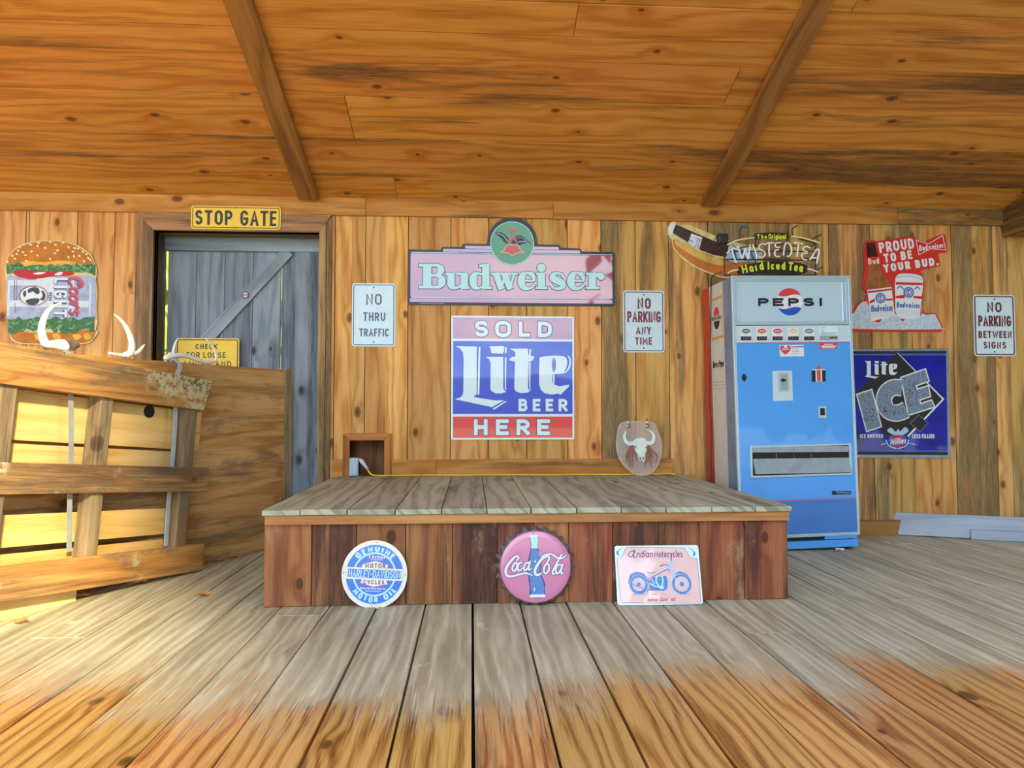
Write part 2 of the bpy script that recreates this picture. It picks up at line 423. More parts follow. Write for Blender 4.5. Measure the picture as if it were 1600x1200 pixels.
    if lichen:
        lp = g.n('ShaderNodeTexCoord').outputs['Object']
        ls = g.n('ShaderNodeSeparateXYZ'); g.l(lp, ls.inputs[0])
        ln = g.noise(lp, 30., 6., .75); lb = g.noise(lp, 5.5, 3., .5)
        for c_, w_ in (((-.12, 0, 1.07), .34), ((-1.3, 0, .1), .2), ((-1.3, 0, .58), .14), ((-.42, 0, 1.08), .22)):
            dn = g.n('ShaderNodeVectorMath', operation='DISTANCE'); g.l(lp, dn.inputs[0]); dn.inputs[1].default_value = c_
            lb = g.ma('ADD', lb, g.step(dn.outputs['Value'], .0, w_, .45, .0))
        lm = g.ma('MULTIPLY', g.step(ln, .44, .52), g.step(lb, .62, .78))
        col = g.mix(g.ma('MULTIPLY', lm, .85), col, lichen)
    g.l(col, g.bs.inputs['Base Color'])
    g.bs.inputs['Roughness'].default_value = rough; g.bs.inputs['Specular IOR Level'].default_value = spec
    bp = g.n('ShaderNodeBump'); bp.inputs['Strength'].default_value = bump; bp.inputs['Distance'].default_value = .004
    g.l(g.ma('ADD', g.ma('MULTIPLY', fine, .7), g.ma('SUBTRACT', g.ma('MULTIPLY', rg, -.4), g.ma('MULTIPLY', kin, .5))), bp.inputs['Height']); g.l(bp.outputs[0], g.bs.inputs['Normal'])
    return g

def paint(name, c, rough=.35, coat=0., metal=0., spec=.5, var=0., ior=1.5, scale=14.):
    g = G(name); b = g.bs
    b.inputs['Base Color'].default_value = tuple(c)+(1,)
    b.inputs['Roughness'].default_value = rough; b.inputs['Metallic'].default_value = metal; b.inputs['Specular IOR Level'].default_value = spec
    b.inputs['Coat Weight'].default_value = coat; b.inputs['Coat Roughness'].default_value = .03; b.inputs['Coat IOR'].default_value = ior
    tc = g.n('ShaderNodeTexCoord')
    n = g.noise(tc.outputs['Object'], scale, 5., .65)
    if var: g.l(g.mix(g.step(n, .4, .7), tuple(c), tuple(x*(1-var) for x in c)), b.inputs['Base Color'])
    return g

# wood
wood('pine_wall', (.27, .09, .016), (.56, .25, .058), (.74, .42, .135), stain=(.10, .08, .045), stain_amt=.20, xgrad=(.6, 2.3, .5), knots=.74, hue=.02, val=.36, knot_col=(.10, .028, .01), blotch=((.42, .15, .04), .58, .45), grain=1.25)
wood('pine_weathered', (.22, .09, .02), (.48, .24, .06), (.62, .36, .12), stain=(.085, .075, .05), stain_amt=.8, knots=.5, val=.2, grain=1.3)
wood('pine_ceiling', (.30, .105, .012), (.51, .20, .031), (.66, .30, .065), stain=(.06, .045, .026), stain_amt=.50, knots=.6, hue=.012, val=.2, knot_col=(.07, .018, .006), grain=1.25)
wood('pine_trim', (.26, .085, .013), (.45, .17, .03), (.62, .29, .07), stain=(.06, .045, .026), stain_amt=.42, xgrad=(1.5, 3.4, .6), knots=.6, val=.3, hue=.015)
wood('rafter_wood', (.11, .042, .012), (.25, .1, .026), (.38, .17, .05), stain=(.04, .025, .013), stain_amt=.62, knots=.2, val=.2)
wood('frame_wood', (.16, .075, .025), (.38, .20, .07), (.54, .33, .14), stain=(.06, .048, .03), stain_amt=.75, knots=.45, val=.3)
wood('jamb_wood', (.06, .045, .025), (.13, .10, .05), (.2, .16, .08), stain=(.03, .028, .02), stain_amt=.6, knots=.1)
wood('door_wood', (.10, .125, .15), (.20, .24, .28), (.34, .39, .43), stain=(.045, .05, .06), stain_amt=.55, knots=.35, knot_col=(.03, .02, .015), hue=.02, val=.4, rough=.75)
wood('floor_wood', (.095, .036, .008), (.35, .15, .031), (.56, .31, .09), stain=(.07, .05, .03), stain_amt=.3, knots=.35, hue=.02, val=.3, ring=120., grain=1.75, bump=.6,
     grey=(2.15, 2.65, (.24, .235, .155), (.70, .69, .50)), rough=.55)
wood('deck_wood', (.14, .14, .095), (.31, .31, .21), (.47, .47, .33), stain=(.08, .07, .05), stain_amt=.36, knots=.3, hue=.03, val=.3, rough=.75, grain=1.3)
wood('stage_wood', (.075, .022, .012), (.225, .07, .026), (.40, .17, .065), stain=(.03, .017, .014), stain_amt=.62, knots=.5, hue=.025, val=.6, ring=45., blotch=((.40, .26, .15), .58, .5))
wood('stage_trim', (.2, .075, .025), (.40, .165, .055), (.52, .25, .1), stain=(.09, .04, .025), stain_amt=.36, knots=.4)
wood('plywood', (.15, .06, .018), (.39, .18, .052), (.55, .32, .12), stain=(.09, .08, .06), stain_amt=.66, knots=.2, ring=24., grain=1.5, blotch=((.12, .105, .08), .52, .6))
wood('pallet_wood', (.16, .065, .02), (.36, .16, .045), (.54, .30, .10), stain=(.075, .06, .045), stain_amt=.75, knots=.5, val=.3, lichen=(.50, .50, .30), blotch=((.11, .095, .075), .55, .6))
wood('pallet_fresh', (.46, .24, .06), (.68, .42, .14), (.8, .56, .24), stain=(.16, .1, .05), stain_amt=.22, knots=.4, val=.2)
wood('upright_wood', (.12, .08, .045), (.25, .175, .095), (.40, .30, .17), stain=(.06, .05, .04), stain_amt=.7, knots=.3)
wood('grey_plank', (.2, .235, .28), (.33, .38, .44), (.46, .5, .56), stain=(.15, .16, .19), stain_amt=.35, knots=.2, val=.15)
# paints and enamels
GLOSS = dict(rough=.3, coat=1., ior=1.5)
for nm, c in dict(yellow=(.86, .56, .004), white=(.78, .82, .84), black=(.012, .012, .013), green=(.03, .17, .03), maroon=(.14, .012, .016)).items(): paint(nm, c, rough=.4, var=.08)
paint('faded_black', (.022, .022, .024), .5, var=.5, scale=60.); paint('faded_maroon', (.22, .03, .04), .5, var=.4, scale=60.); paint('slate', (.10, .135, .16), .5, var=.3, scale=50.)
paint('sign_white', (.60, .76, .82), .4, coat=.5, var=.06)
for nm, c in dict(gloss_scarlet=(.72, .016, .012), gloss_blue=(.003, .04, .58), gloss_white=(.66, .80, .84), gloss_k1=(.012, .012, .02), gloss_g1=(.03, .23, .09), cap_pink=(.60, .20, .33)).items(): paint(nm, c, **GLOSS)  # cap_pink: sky reflected on the red cap face, put into its base colour
paint('gloss_green', (.03, .26, .09), .35, coat=.6); paint('gloss_black', (.008, .008, .014), .4, coat=.1); paint('gloss_red', (.36, .014, .022), rough=.3, coat=1., ior=1.95); paint('gloss_cream', (.80, .74, .60), .35, coat=.6, var=.08); paint('oil_blue', (.045, .17, .60), .35, coat=.7); paint('aqua', (.42, .72, .72), .35, coat=.6)
paint('gold', (.62, .33, .07), .35, coat=.5); paint('plum', (.10, .05, .16), .4); paint('blush', (.82, .52, .48), .35, coat=.7, ior=1.8, var=.06); paint('ice_blue', (.62, .80, .84), .35, coat=.6)
paint('sketch_blue', (.11, .24, .55), .4, coat=.4, var=.4, scale=80.); paint('pale_blue', (.36, .55, .72), .4, coat=.4); paint('brick_red', (.62, .07, .05), .4, coat=.3)
paint('rim_grey', (.20, .17, .15), .55, var=.5, metal=.4, scale=30.)
paint('bun', (.56, .19, .014), .5, var=.3, spec=.2, scale=9.); paint('bun_light', (.82, .45, .05), .5, var=.2, spec=.2); paint('sesame', (.85, .66, .36), .4); paint('lettuce', (.03, .17, .02), .5, var=.75, scale=70.)
paint('lettuce_light', (.17, .42, .10), .4, var=.3); paint('tomato', (.52, .012, .008), .4, spec=.25, var=.3); paint('can_silver', (.36, .40, .56), .4, var=.28, scale=24.); paint('can_light', (.62, .66, .70), .4, var=.12); paint('ink_blue', (.02, .03, .16), .4)
paint('can_red', (.62, .012, .02), .35)
paint('bottle_brown', (.06, .016, .008), .3, coat=.5, var=.6, scale=18.); paint('amber', (.36, .12, .03), .35, coat=.4, var=.4, scale=20.); paint('poster_red', (.58, .022, .014), .4, coat=.3); paint('snow', (.55, .66, .74), .45, var=.45, scale=90.)
paint('label_white', (.72, .74, .74), .4, var=.06); paint('label_blue', (.05, .12, .40), .4)
paint('sausage', (.66, .20, .02), .35, coat=.5, var=.3, scale=7.); paint('bread', (.78, .50, .10), .4, coat=.3, var=.4, scale=8.); paint('bread_light', (.72, .6, .25), .4, var=.3)
paint('deep_blue', (.004, .008, .34), .3, coat=.6, var=.55, scale=6.); paint('steel', (.36, .42, .5), .35, metal=.7, var=.2); paint('grey_ice', (.20, .27, .36), .4, coat=.4, var=.5, scale=55.)
paint('machine_blue', (.075, .34, .80), .32, coat=.5, var=.06, scale=3.); paint('machine_dark', (.05, .19, .52), .35, coat=.5, var=.12, scale=3.); paint('alloy', (.52, .68, .78), .3, metal=.45, var=.06); paint('panel_light', (.44, .60, .68), .25, coat=.5)
paint('strip_grey', (.52, .63, .68), .35); paint('side_cream', (.62, .60, .50), .4, var=.1); paint('side_red', (.48, .045, .02), .4, var=.2); paint('side_blue', (.20, .25, .34), .4, var=.3, scale=6.); paint('cola_red', (.62, .045, .06), .35); paint('cola_blue', (.02, .085, .48), .35); paint('navy', (.008, .012, .03), .35)
paint('tray', (.36, .42, .44), .4, metal=.3, var=.2); paint('hole', (.006, .006, .007), .7)
paint('neon_tube', (.78, .78, .74), .2, coat=1.); paint('neon_yellow', (.72, .74, .02), .35); paint('tube_yellow', (.80, .74, .38), .25, coat=1.); paint('rubber', (.015, .015, .016), .5)
paint('cord_yellow', (.80, .52, .02), .45); paint('outlet_grey', (.42, .56, .64), .4, var=.1); paint('plug_white', (.68, .74, .74), .4)
paint('antler', (.80, .80, .74), .5, var=.15, scale=25.); paint('antler_base', (.16, .12, .085), .8, var=.5, scale=40.); paint('strap_grey', (.34, .35, .33), .45, var=.2); paint('strap_blue', (.40, .48, .52), .45, var=.15)
paint('bone', (.72, .78, .66), .5, var=.12); paint('feather', (.34, .10, .05), .6, var=.4); paint('chrome', (.7, .72, .72), .2, metal=1.)
paint('nail', (.3, .3, .3), .4, metal=.8); paint('dry_leaf', (.36, .19, .05), .8, var=.4); paint('litter', (.55, .45, .25), .8)
paint('lawn', (.50, .44, .24), .95, var=.4, scale=.7); paint('hillside', (.035, .06, .03), 1., var=.5, scale=.4); paint('leaf', (.05, .085, .02), .7, var=.4, scale=1.); paint('bark', (.08, .06, .045), .9, var=.4); paint('sunny_leaf', (.35, .45, .05), .7, var=.3, scale=1.)
g = paint('acrylic', (.86, .82, .76), .15, coat=1.)
tr = g.n('ShaderNodeBsdfTransparent'); tr.inputs[0].default_value = (.97, .91, .87, 1); mx = g.n('ShaderNodeMixShader'); mx.inputs[0].default_value = .24
g.l(tr.outputs[0], mx.inputs[1]); g.l(g.bs.outputs[0], mx.inputs[2]); g.l(mx.outputs[0], g.out.inputs[0])

# ------------------------------------------------------------------ the setting
# floor: boards run towards the wall
bm = bmesh.new(); x = .012-.2285*26; k = 0
while x < 7.0:
    g_ = rnd.uniform(.006, .0105)
    cuts = [-.4, D+.3] if rnd.random() < .62 else [-.4, rnd.uniform(1.6, 4.4), D+.3]
    for a, b in zip(cuts, cuts[1:]):
        box(bm, x, x+.2285-g_, a+.0006, b-.0006, -.04, rnd.uniform(-.0015, .0015), 'y')
    x += .2285
struct(build('floor', bm, 'floor_wood', bevel=.002))
bm = bmesh.new(); box(bm, -6, 7, -.35, D+.3, -.2, -.05)
struct(build('trim_1', bm, 'hole'))

# back wall: vertical boards round the door and the hatch openings
ZT = 2.50
DX0, DX1, DZ1 = wx(238), wx(498), wz(362, 360)           # door opening
HX0, HX1, HZ0, HZ1 = wx(547, 715), wx(601, 715), .45, wz(688, 575)
seams = [-5.6, -5.3, -5.0, -4.7, -4.4, -4.1, -3.8, -3.52, -3.2]+[wx(a) for a in (40, 116, 175, 211, 290, 360, 430, 498, 522, 570, 637, 704, 763, 823, 887, 940, 993.5, 1046, 1108, 1171, 1235, 1298, 1363, 1426, 1491, 1555, 1578, 1622, 1690, 1760, 1830)]+[5.6, 6.0]
bm = bmesh.new(); old = bmesh.new()
for a, b in zip(seams, seams[1:]):
    worn = any(abs(a-wx(q)) < .004 for q in (940, 1108, 1363, 1578))
    cuts = sorted({a, b}|{q for q in (DX0, DX1, HX0, HX1) if a < q < b})
    y = D+rnd.uniform(-.003, .003)
    for p, q in zip(cuts, cuts[1:]):
        c = (p+q)/2; g0 = .0028 if p == a else 0; g1 = .0028 if q == b else 0
        if DX0 < c < DX1: zs = [(DZ1, ZT)]
        elif HX0 < c < HX1: zs = [(-.1, HZ0), (HZ1, ZT)]
        else: zs = [(-.1, ZT)]
        for z0, z1 in zs: box(old if worn else bm, p+g0, q-g1, y, D+.03, z0, z1, 'z')
wall = struct(build('wall_back', bm, 'pine_wall', bevel=.0015))
struct(build('trim_4', old, 'pine_weathered', bevel=.0015))
bm = bmesh.new()                                          # sheathing behind the boards
for p, q, z0, z1 in ((-5.6, DX0, -.1, ZT), (DX0, DX1, DZ1, ZT), (DX1, HX0, -.1, ZT), (HX0, HX1, HZ1, ZT), (HX0, HX1, -.1, HZ0), (HX1, 6., -.1, ZT)): box(bm, p, q, D+.032, D+.06, z0, z1, 'z')
struct(build('wall_behind', bm, 'door_wood'))

# ceiling: boards run along the wall, the roof falls towards the wall
SL = .33; ZC = wz(317)
RM = Matrix.Translation((0, D, ZC)) @ Matrix.Rotation(-math.atan(SL), 4, 'X')      # local y runs down the slope towards +Y
def roof_y(px, py):
    q = RM.inverted() @ onP(px, py, (0, D, ZC), Vector((0, SL, 1))); return q.y
rows = [roof_y(800, a) for a in (317, 280, 222, 157, 94, 54, 2)]
rows = [.35]+rows+[rows[-1]-.3*i-.28 for i in range(12)]
butt = {1: [-.55], 2: [], 3: [wx(555, 240, 4.6)], 4: [1.55], 5: [], 6: [.55, 3.2], 7: [-.1, 2.0]}
bm = bmesh.new()
for i, (a, b) in enumerate(zip(rows, rows[1:])):
    xs = [-6.2]+sorted(butt.get(i, [rnd.uniform(-3, 3)]))+[7.2]
    for p, q in zip(xs, xs[1:]): box(bm, p+.0015, q-.0015, b+.002, a-.002, 0, .025, 'x', mtx=RM @ Matrix.Translation((0, 0, rnd.uniform(-.003, .003))))
struct(build('ceiling', bm, 'pine_ceiling', bevel=.0015))
bm = bmesh.new(); box(bm, -6.3, 7.3, rows[-1], .4, .03, .06, mtx=RM)
struct(build('roof', bm, 'rafter_wood'))
for (px, py, qx, qy, w) in ((375, 0, 482, 306, .145), (1285, 0, 1105, 316, .145)):
    x0 = (onP(px, py, (0, D, ZC), Vector((0, SL, 1))).x+onP(qx, qy, (0, D, ZC), Vector((0, SL, 1))).x)/2
    bm = bmesh.new(); box(bm, x0-w/2, x0+w/2, rows[-1], roof_y(qx, qy), -.035, -.004, 'y', mtx=RM)
    struct(build('rafter', bm, 'rafter_wood', bevel=.004))
# board along the top of the wall, in four lengths
bm = bmesh.new(); zb = wz(342)
for p, q in ((-5.6, wx(572, 330)), (wx(572, 330), wx(864, 330)), (wx(864, 330), wx(1400, 335)), (wx(1400, 335), 6.)): box(bm, p+.001, q-.001, D-.022, D-.001, zb+rnd.uniform(-.003, .003), ZC+.02, 'x')
struct(build('trim_2', bm, 'pine_trim', bevel=.002))
bm = bmesh.new()
for p, q in ((wx(612, 728), wx(682, 728)), (wx(682, 728), wx(1050, 728))): box(bm, p+.001, q-.001, D-.022, D-.001, .47, wz(717.5), 'x')
struct(build('baseboard_back', bm, 'pine_trim', bevel=.002))
bm = bmesh.new(); box(bm, 1.6, 6., D-.02, D-.001, -.03, wz(812, 1360), 'x')
struct(build('baseboard_right', bm, 'rafter_wood', bevel=.003))
bm = bmesh.new(); box(bm, wx(520, 700), wx(538, 700), D-.02, D-.001, .0, wz(718, 530), 'x')
struct(build('trim_3', bm, 'pine_trim', bevel=.002))
# plate beam on the right, running forward from the wall
bx0, bz1, bz0 = wx(1563, 325), wz(325, 1563), wz(371, 1563)
bm = bmesh.new(); box(bm, bx0+.03, bx0+.36, -.2, D-.004, bz0+.05, bz1, 'y'); box(bm, bx0, bx0+.03, -.2, D-.004, bz0, bz1, 'y'); box(bm, bx0+.03, bx0+.36, -.2, D-.05, bz0-.01, bz0+.04, 'y')
struct(build('beam', bm, 'rafter_wood', bevel=.004))

# door: frame, reveal and an old plank door
d1 = struct(empty('door_1', ((DX0+DX1)/2, D, 0)))
inv = Matrix.Translation((-(DX0+DX1)/2, -D, 0))
DY = D+.2
def wedge(bm, pts, y0, y1, axis):
    """mitred board from an outline in x, z"""
    uvl = bm.loops.layers.uv.get('UVMap') or bm.loops.layers.uv.new('UVMap'); ou = rnd.uniform(0, 50)
    a = [bm.verts.new((x, y0, z)) for x, z in pts]; b = [bm.verts.new((x, y1, z)) for x, z in pts]; n = len(pts)
    cx = sum(p[0] for p in pts)/n; cz = sum(p[1] for p in pts)/n
    fs = [bm.faces.new(a), bm.faces.new(b[::-1])]+[bm.faces.new((a[i], b[i], b[(i+1) % n], a[(i+1) % n])) for i in range(n)]
    for f in fs:
        for l in f.loops:
            c = l.vert.co; l[uvl].uv = ((c.x if axis == 'x' else c.z)+ou, ((c.z-cz) if axis == 'x' else (c.x-cx))+(c.y-y0))
fl, fr, ft = wx(211), wx(517), wz(335, 360)
bm = bmesh.new()
wedge(bm, [(fl, -.03), (DX0, -.03), (DX0, DZ1), (fl, ft)], D-.025, D-.001, 'z')
wedge(bm, [(fl, ft), (DX0, DZ1), (DX1, DZ1), (fr, ft)], D-.025, D-.001, 'x')
wedge(bm, [(DX1, -.03), (wx(509), -.03), (wx(509), ft-.05), (fr, ft), (DX1, DZ1)], D-.025, D-.001, 'z')
wedge(bm, [(wx(509.5), -.03), (fr, -.03), (fr, ft-.01), (wx(509.5), ft-.05)], D-.02, D-.001, 'z')
bm.transform(inv); build('door_frame', bm, 'frame_wood', d1, bevel=.002)
bm = bmesh.new()
box(bm, DX0-.03, DX0, D-.001, DY+.0, -.03, DZ1+.03, 'z'); box(bm, DX1, DX1+.03, D-.001, DY+.03, -.03, DZ1+.03, 'z'); box(bm, DX0, DX1, D-.001, DY+.06, DZ1, DZ1+.03, 'x')
bm.transform(inv); build('jamb', bm, 'jamb_wood', d1)
dz = wz(391, 360, DY); gap = [.006, .004, .007, .003, .008, .003]
ds = [wx(a, 500, DY) for a in (259.5, 305, 350, 394, 438, 461, 499)]
bm = bmesh.new()
for i, (a, b) in enumerate(zip(ds, ds[1:])):
    y = DY-.02 if i == 5 else DY
    box(bm, a+gap[i], b, y, y+.025, .02, dz+(.0 if i < 5 else -.005), 'z', jit=.0015)
bm.transform(inv); build('door_plank', bm, 'door_wood', d1, bevel=.003)
bm = bmesh.new(); box(bm, ds[0]-.01, DX1, DY-.03, DY+.02, dz-.012, DZ1, 'x'); bm.transform(inv); build('top_rail', bm, 'door_wood', d1, bevel=.003)
p = [onY(a, b, DY-.02) for a, b in ((461, 393), (440, 391), (300, 540), (326, 540))]
bm = bmesh.new(); a_, b_ = (p[0]+p[1])/2, (p[2]+p[3])/2; ln = (b_-a_).length*1.5; an = math.atan2((a_-b_).z, (a_-b_).x)
box(bm, -ln, 0, -.02, 0, -.045, .045, 'x', mtx=Matrix.Translation((a_.x, DY-.002, a_.z)) @ Matrix.Rotation(-an, 4, 'Y')); bm.transform(inv); build('brace', bm, 'door_wood', d1, bevel=.003)

# hatch low in the wall: frame and box behind
h1 = struct(empty('window_1', ((HX0+HX1)/2, D, HZ0))); inv = Matrix.Translation((-(HX0+HX1)/2, -D, -HZ0))
a, b, c = wx(536.5, 715), wx(611, 715), wz(677, 575)
bm = bmesh.new()
wedge(bm, [(a, HZ0), (HX0, HZ0), (HX0, HZ1), (a, c)], D-.03, D-.001, 'z'); wedge(bm, [(a, c), (HX0, HZ1), (HX1, HZ1), (b, c)], D-.03, D-.001, 'x'); wedge(bm, [(HX1, HZ0), (b, HZ0), (b, c), (HX1, HZ1)], D-.03, D-.001, 'z')
bm.transform(inv); build('window_frame', bm, 'pine_trim', h1, bevel=.002)
bm = bmesh.new(); box(bm, HX0-.02, HX0, D, D+.24, HZ0-.02, HZ1, 'y'); box(bm, HX1, HX1+.02, D, D+.24, HZ0-.02, HZ1, 'y'); box(bm, HX0, HX1, D, D+.24, HZ1, HZ1+.02, 'y'); box(bm, HX0, HX1, D-.0, D+.24, HZ0-.02, HZ0, 'y')
xm = (HX0*.42+HX1*.58); box(bm, HX0, xm, D+.2, D+.22, HZ0, HZ1, 'z'); box(bm, xm-.01, HX1, D+.19, D+.21, HZ0, HZ1, 'z')
bm.transform(inv); build('recess', bm, 'rafter_wood', h1)

# outside: dry ground, far wooded hills seen only as reflections, unseen trees shaped to pass sun only at the left, and foliage behind the building
bm = bmesh.new(); box(bm, -150, 150, -150, 150, -.7, -.45); struct(build('ground', bm, 'lawn'))
bm = bmesh.new(); nx, ny = 90, 10; gv = []
for j in range(ny+1):
    row = []
    for i in range(nx+1):
        X = -140+280*i/nx; Y = -50-60*j/ny
        row.append(bm.verts.new((X, Y, -.6+(j/ny)**.7*(7.0+2.2*mnoise.noise((X*.03, Y*.05, 1))+1.2*mnoise.noise((X*.14, Y*.1, 4))+.8*mnoise.noise((X*.5, Y*.4, 9))))))
    gv.append(row)
for j in range(ny):
    for i in range(nx): bm.faces.new((gv[j][i], gv[j][i+1], gv[j+1][i+1], gv[j+1][i]))
struct(build('hills', bm, 'hillside', smooth=True))
def foliage(bm, c, r, n, s):
    for _ in range(n):
        d = Vector((rnd.gauss(0, 1), rnd.gauss(0, 1), rnd.gauss(0, 1))).normalized()*(rnd.random()**.4)
        p = Vector((c[0]+d.x*r[0], c[1]+d.y*r[1], c[2]+d.z*r[2]))
        a = Vector((rnd.gauss(0, 1), rnd.gauss(0, 1), rnd.gauss(0, 1))).normalized(); b = a.orthogonal().normalized()
        q = s*rnd.uniform(.6, 1.3)
        bm.faces.new([bm.verts.new(p+a*q), bm.verts.new(p+b*q*.6), bm.verts.new(p-a*q), bm.verts.new(p-b*q*.6)])
bm = bmesh.new()
for c, r, n in (((6.25, -7.5, 3.4), (2.3, 1.8, 3.3), 2600), ((9.6, -8, 5.2), (3.2, 2.2, 5.0), 2600), ((12.5, -7, 5), (3.5, 2.5, 5.5), 2200), ((16.5, -5, 5), (3.5, 3, 5.5), 2000), ((7.35, -8, 8.2), (2.6, 2, 2.6), 1700), ((3.9, -7.6, 3.4), (1.0, .7, 3.8), 42)): foliage(bm, c, r, n, .42)
shade = build('sun_block_trees', bm, 'leaf'); shade['kind'] = 'structure'
bm = bmesh.new(); foliage(bm, (-4.5, 15, 1.6), (8, 1.5, 2.8), 3000, .5)
bush = build('back_foliage', bm, 'sunny_leaf'); bush['kind'] = 'structure'

# ------------------------------------------------------------------ low stage in front of the wall
YF = 3.48
X0, X1 = onY(414, 900, YF).x, onY(1229, 900, YF).x
ztop = .93-(797-644)/1100*3.43+.012
stage = tag(empty('stage', ((X0+X1)/2, YF, 0)), 'low wooden stage with grey plank deck and red-brown boarded front', 'stage')
inv = Matrix.Translation((-(X0+X1)/2, -YF, 0))
YO = 3.42
ss = [onY(a, 797, YO).x for a in (408, 469, 542, 617, 690, 761, 830, 901, 971, 1041, 1112, 1181, 1238)]
bm = bmesh.new()
for a, b in zip(ss, ss[1:]): box(bm, a+.0022, b-.0022, YO+rnd.uniform(-.004, .004), D-.01, ztop-.026, ztop+rnd.uniform(-.0015, .0015), 'y', jit=.001)
bm.transform(inv); build('deck', bm, 'deck_wood', stage, bevel=.003)
zt0 = ztop-.026; zt1 = .93-(818-644)/1100*3.45+.008
bm = bmesh.new(); box(bm, ss[0]+.012, ss[-1]-.008, YF-.045, YF-.02, zt1, zt0-.001, 'x'); bm.transform(inv); build('edge_board', bm, 'stage_trim', stage, bevel=.003)
bm = bmesh.new()
for i in range(9): cyl(bm, (ss[0]+.1+i*.3, YF-.0465, (zt0+zt1)/2+.01), (ss[0]+.1+i*.3, YF-.044, (zt0+zt1)/2+.01), .003, n=8)
bm.transform(inv); build('nail', bm, 'nail', stage)
fs = [X0]+[onY(a, 880, YF).x for a in (488, 558, 634, 707, 777, 834, 888, 956, 1027, 1091, 1161)]+[X1]
bm = bmesh.new()
for a, b in zip(fs, fs[1:]): box(bm, a+.0015, b-.0015, YF-.02+rnd.uniform(-.003, .003), YF, .002, zt1+.03, 'z')
bm.transform(inv); build('front_board', bm, 'stage_wood', stage, bevel=.002)
bm = bmesh.new(); box(bm, X0, X0+.02, YF+.002, D-.03, .002, zt0-.002, 'y'); box(bm, X1-.02, X1, YF+.002, D-.03, .002, zt0-.002, 'y'); box(bm, X0, X1, YF+.003, YF+.03, .01, zt0-.002, 'x')
bm.transform(inv); build('side_board', bm, 'stage_wood', stage)

# ------------------------------------------------------------------ half wall of plywood, left
A0 = Vector((-1.391, 4.868, 0)); U = Vector((-.481, -.877, 0)).normalized(); NP = Vector((U.y*-1, U.x, 0))   # NP faces the room
if NP.x < 0: NP = -NP
hw_rot = Matrix((-U, -NP, Vector((0, 0, 1)))).transposed()                 # x right, y back, z up
hw = tag(empty('partition', A0, hw_rot), 'waist-high plywood partition with a square post, behind the pallet', 'partition')
xe = .24; HT = 1.225
bm = bmesh.new(); box(bm, -3.2, xe-.07, .0, .016, .003, HT, 'x'); build('plywood_sheet', bm, 'plywood', hw, bevel=.001)
bm = bmesh.new(); box(bm, xe-.07, xe-.005, -.012, .08, .003, HT+.01, 'z'); build('post', bm, 'upright_wood', hw, bevel=.004)
bm = bmesh.new(); box(bm, -3.2, xe-.072, .02, .09, HT-.06, HT-.02, 'x'); box(bm, -3.2, xe-.072, .02, .09, .01, .05, 'x'); build('rail', bm, 'upright_wood', hw)

# ------------------------------------------------------------------ pallet leaning on it
P0 = Vector((-1.571, 4.262, 0.004)); UP = Vector((.381, .925, 0)).normalized()
prot = Matrix((UP, Vector((-UP.y, UP.x, 0)), Vector((0, 0, 1)))).transposed() @ Matrix.Rotation(R(5.4), 3, 'Y')
pal = tag(empty('pallet', P0, prot), 'weathered wooden pallet with lichen, leaning on edge against the plywood partition', 'pallet')
pinv = prot.inverted(); pn = prot @ Vector((0, 1, 0))
def pp(px, py, dep=0):
    q = pinv @ (onP(px, py, P0+pn*dep, pn)-P0); return q
zb = [(0, .152), (pp(322, 768).z, pp(322, 731).z), (pp(318, 641).z, pp(318, 593).z)]
for i, (z0, z1) in enumerate(zb):
    bm = bmesh.new()
    xr = (.0, pp(326, 750).x, pp(330, 620).x)[i]
    vs = box(bm, -1.75, xr, 0, .024, z0, z1, 'x', jit=.002)
    if i == 2:                                              # broken end of the top board
        for v in vs:
            if v.co.x > -.5 and v.co.z < (z0+z1)/2: v.co.x -= .05
    build('face_board', bm, 'pallet_wood', pal, bevel=.003)
for px, py, w in ((155, 740, .075), (291, 740, .085), (2, 660, .1)):
    c = pp(px, py, .03).x
    bm = bmesh.new(); box(bm, c-w/2, c+w/2, .026, .108, .03, zb[2][1]-.01, 'z', jit=.003); build('stringer', bm, 'upright_wood', pal, bevel=.005)
E_ = pp(311, 690, .11).x
def zz(px, py): return pp(px, py, .11).z
for j, (yl, yr, xr) in enumerate((((604, 641), None, 0), ((644, 704), None, .0), ((708, 745), None, -.12), ((792, 830), None, -.04), ((838, 872), None, -.12))):
    z0, z1 = zz(308, yl[1]), zz(308, yl[0])
    bm = bmesh.new(); box(bm, -1.75, E_+xr, .110, .128, z0, z1, 'x', jit=.002); build('deck_board', bm, 'pallet_fresh', pal, bevel=.002)
bm = bmesh.new(); box(bm, -1.75, -.72, .110, .126, -.105, .0, 'x', jit=.002); build('deck_board', bm, 'pallet_fresh', pal, bevel=.002)
q = pp(233, 643, .1085); bm = bmesh.new(); cyl(bm, (q.x, .1065, q.z), (q.x, .1095, q.z), .036, n=18); build('knot_hole', bm, 'hole', pal)

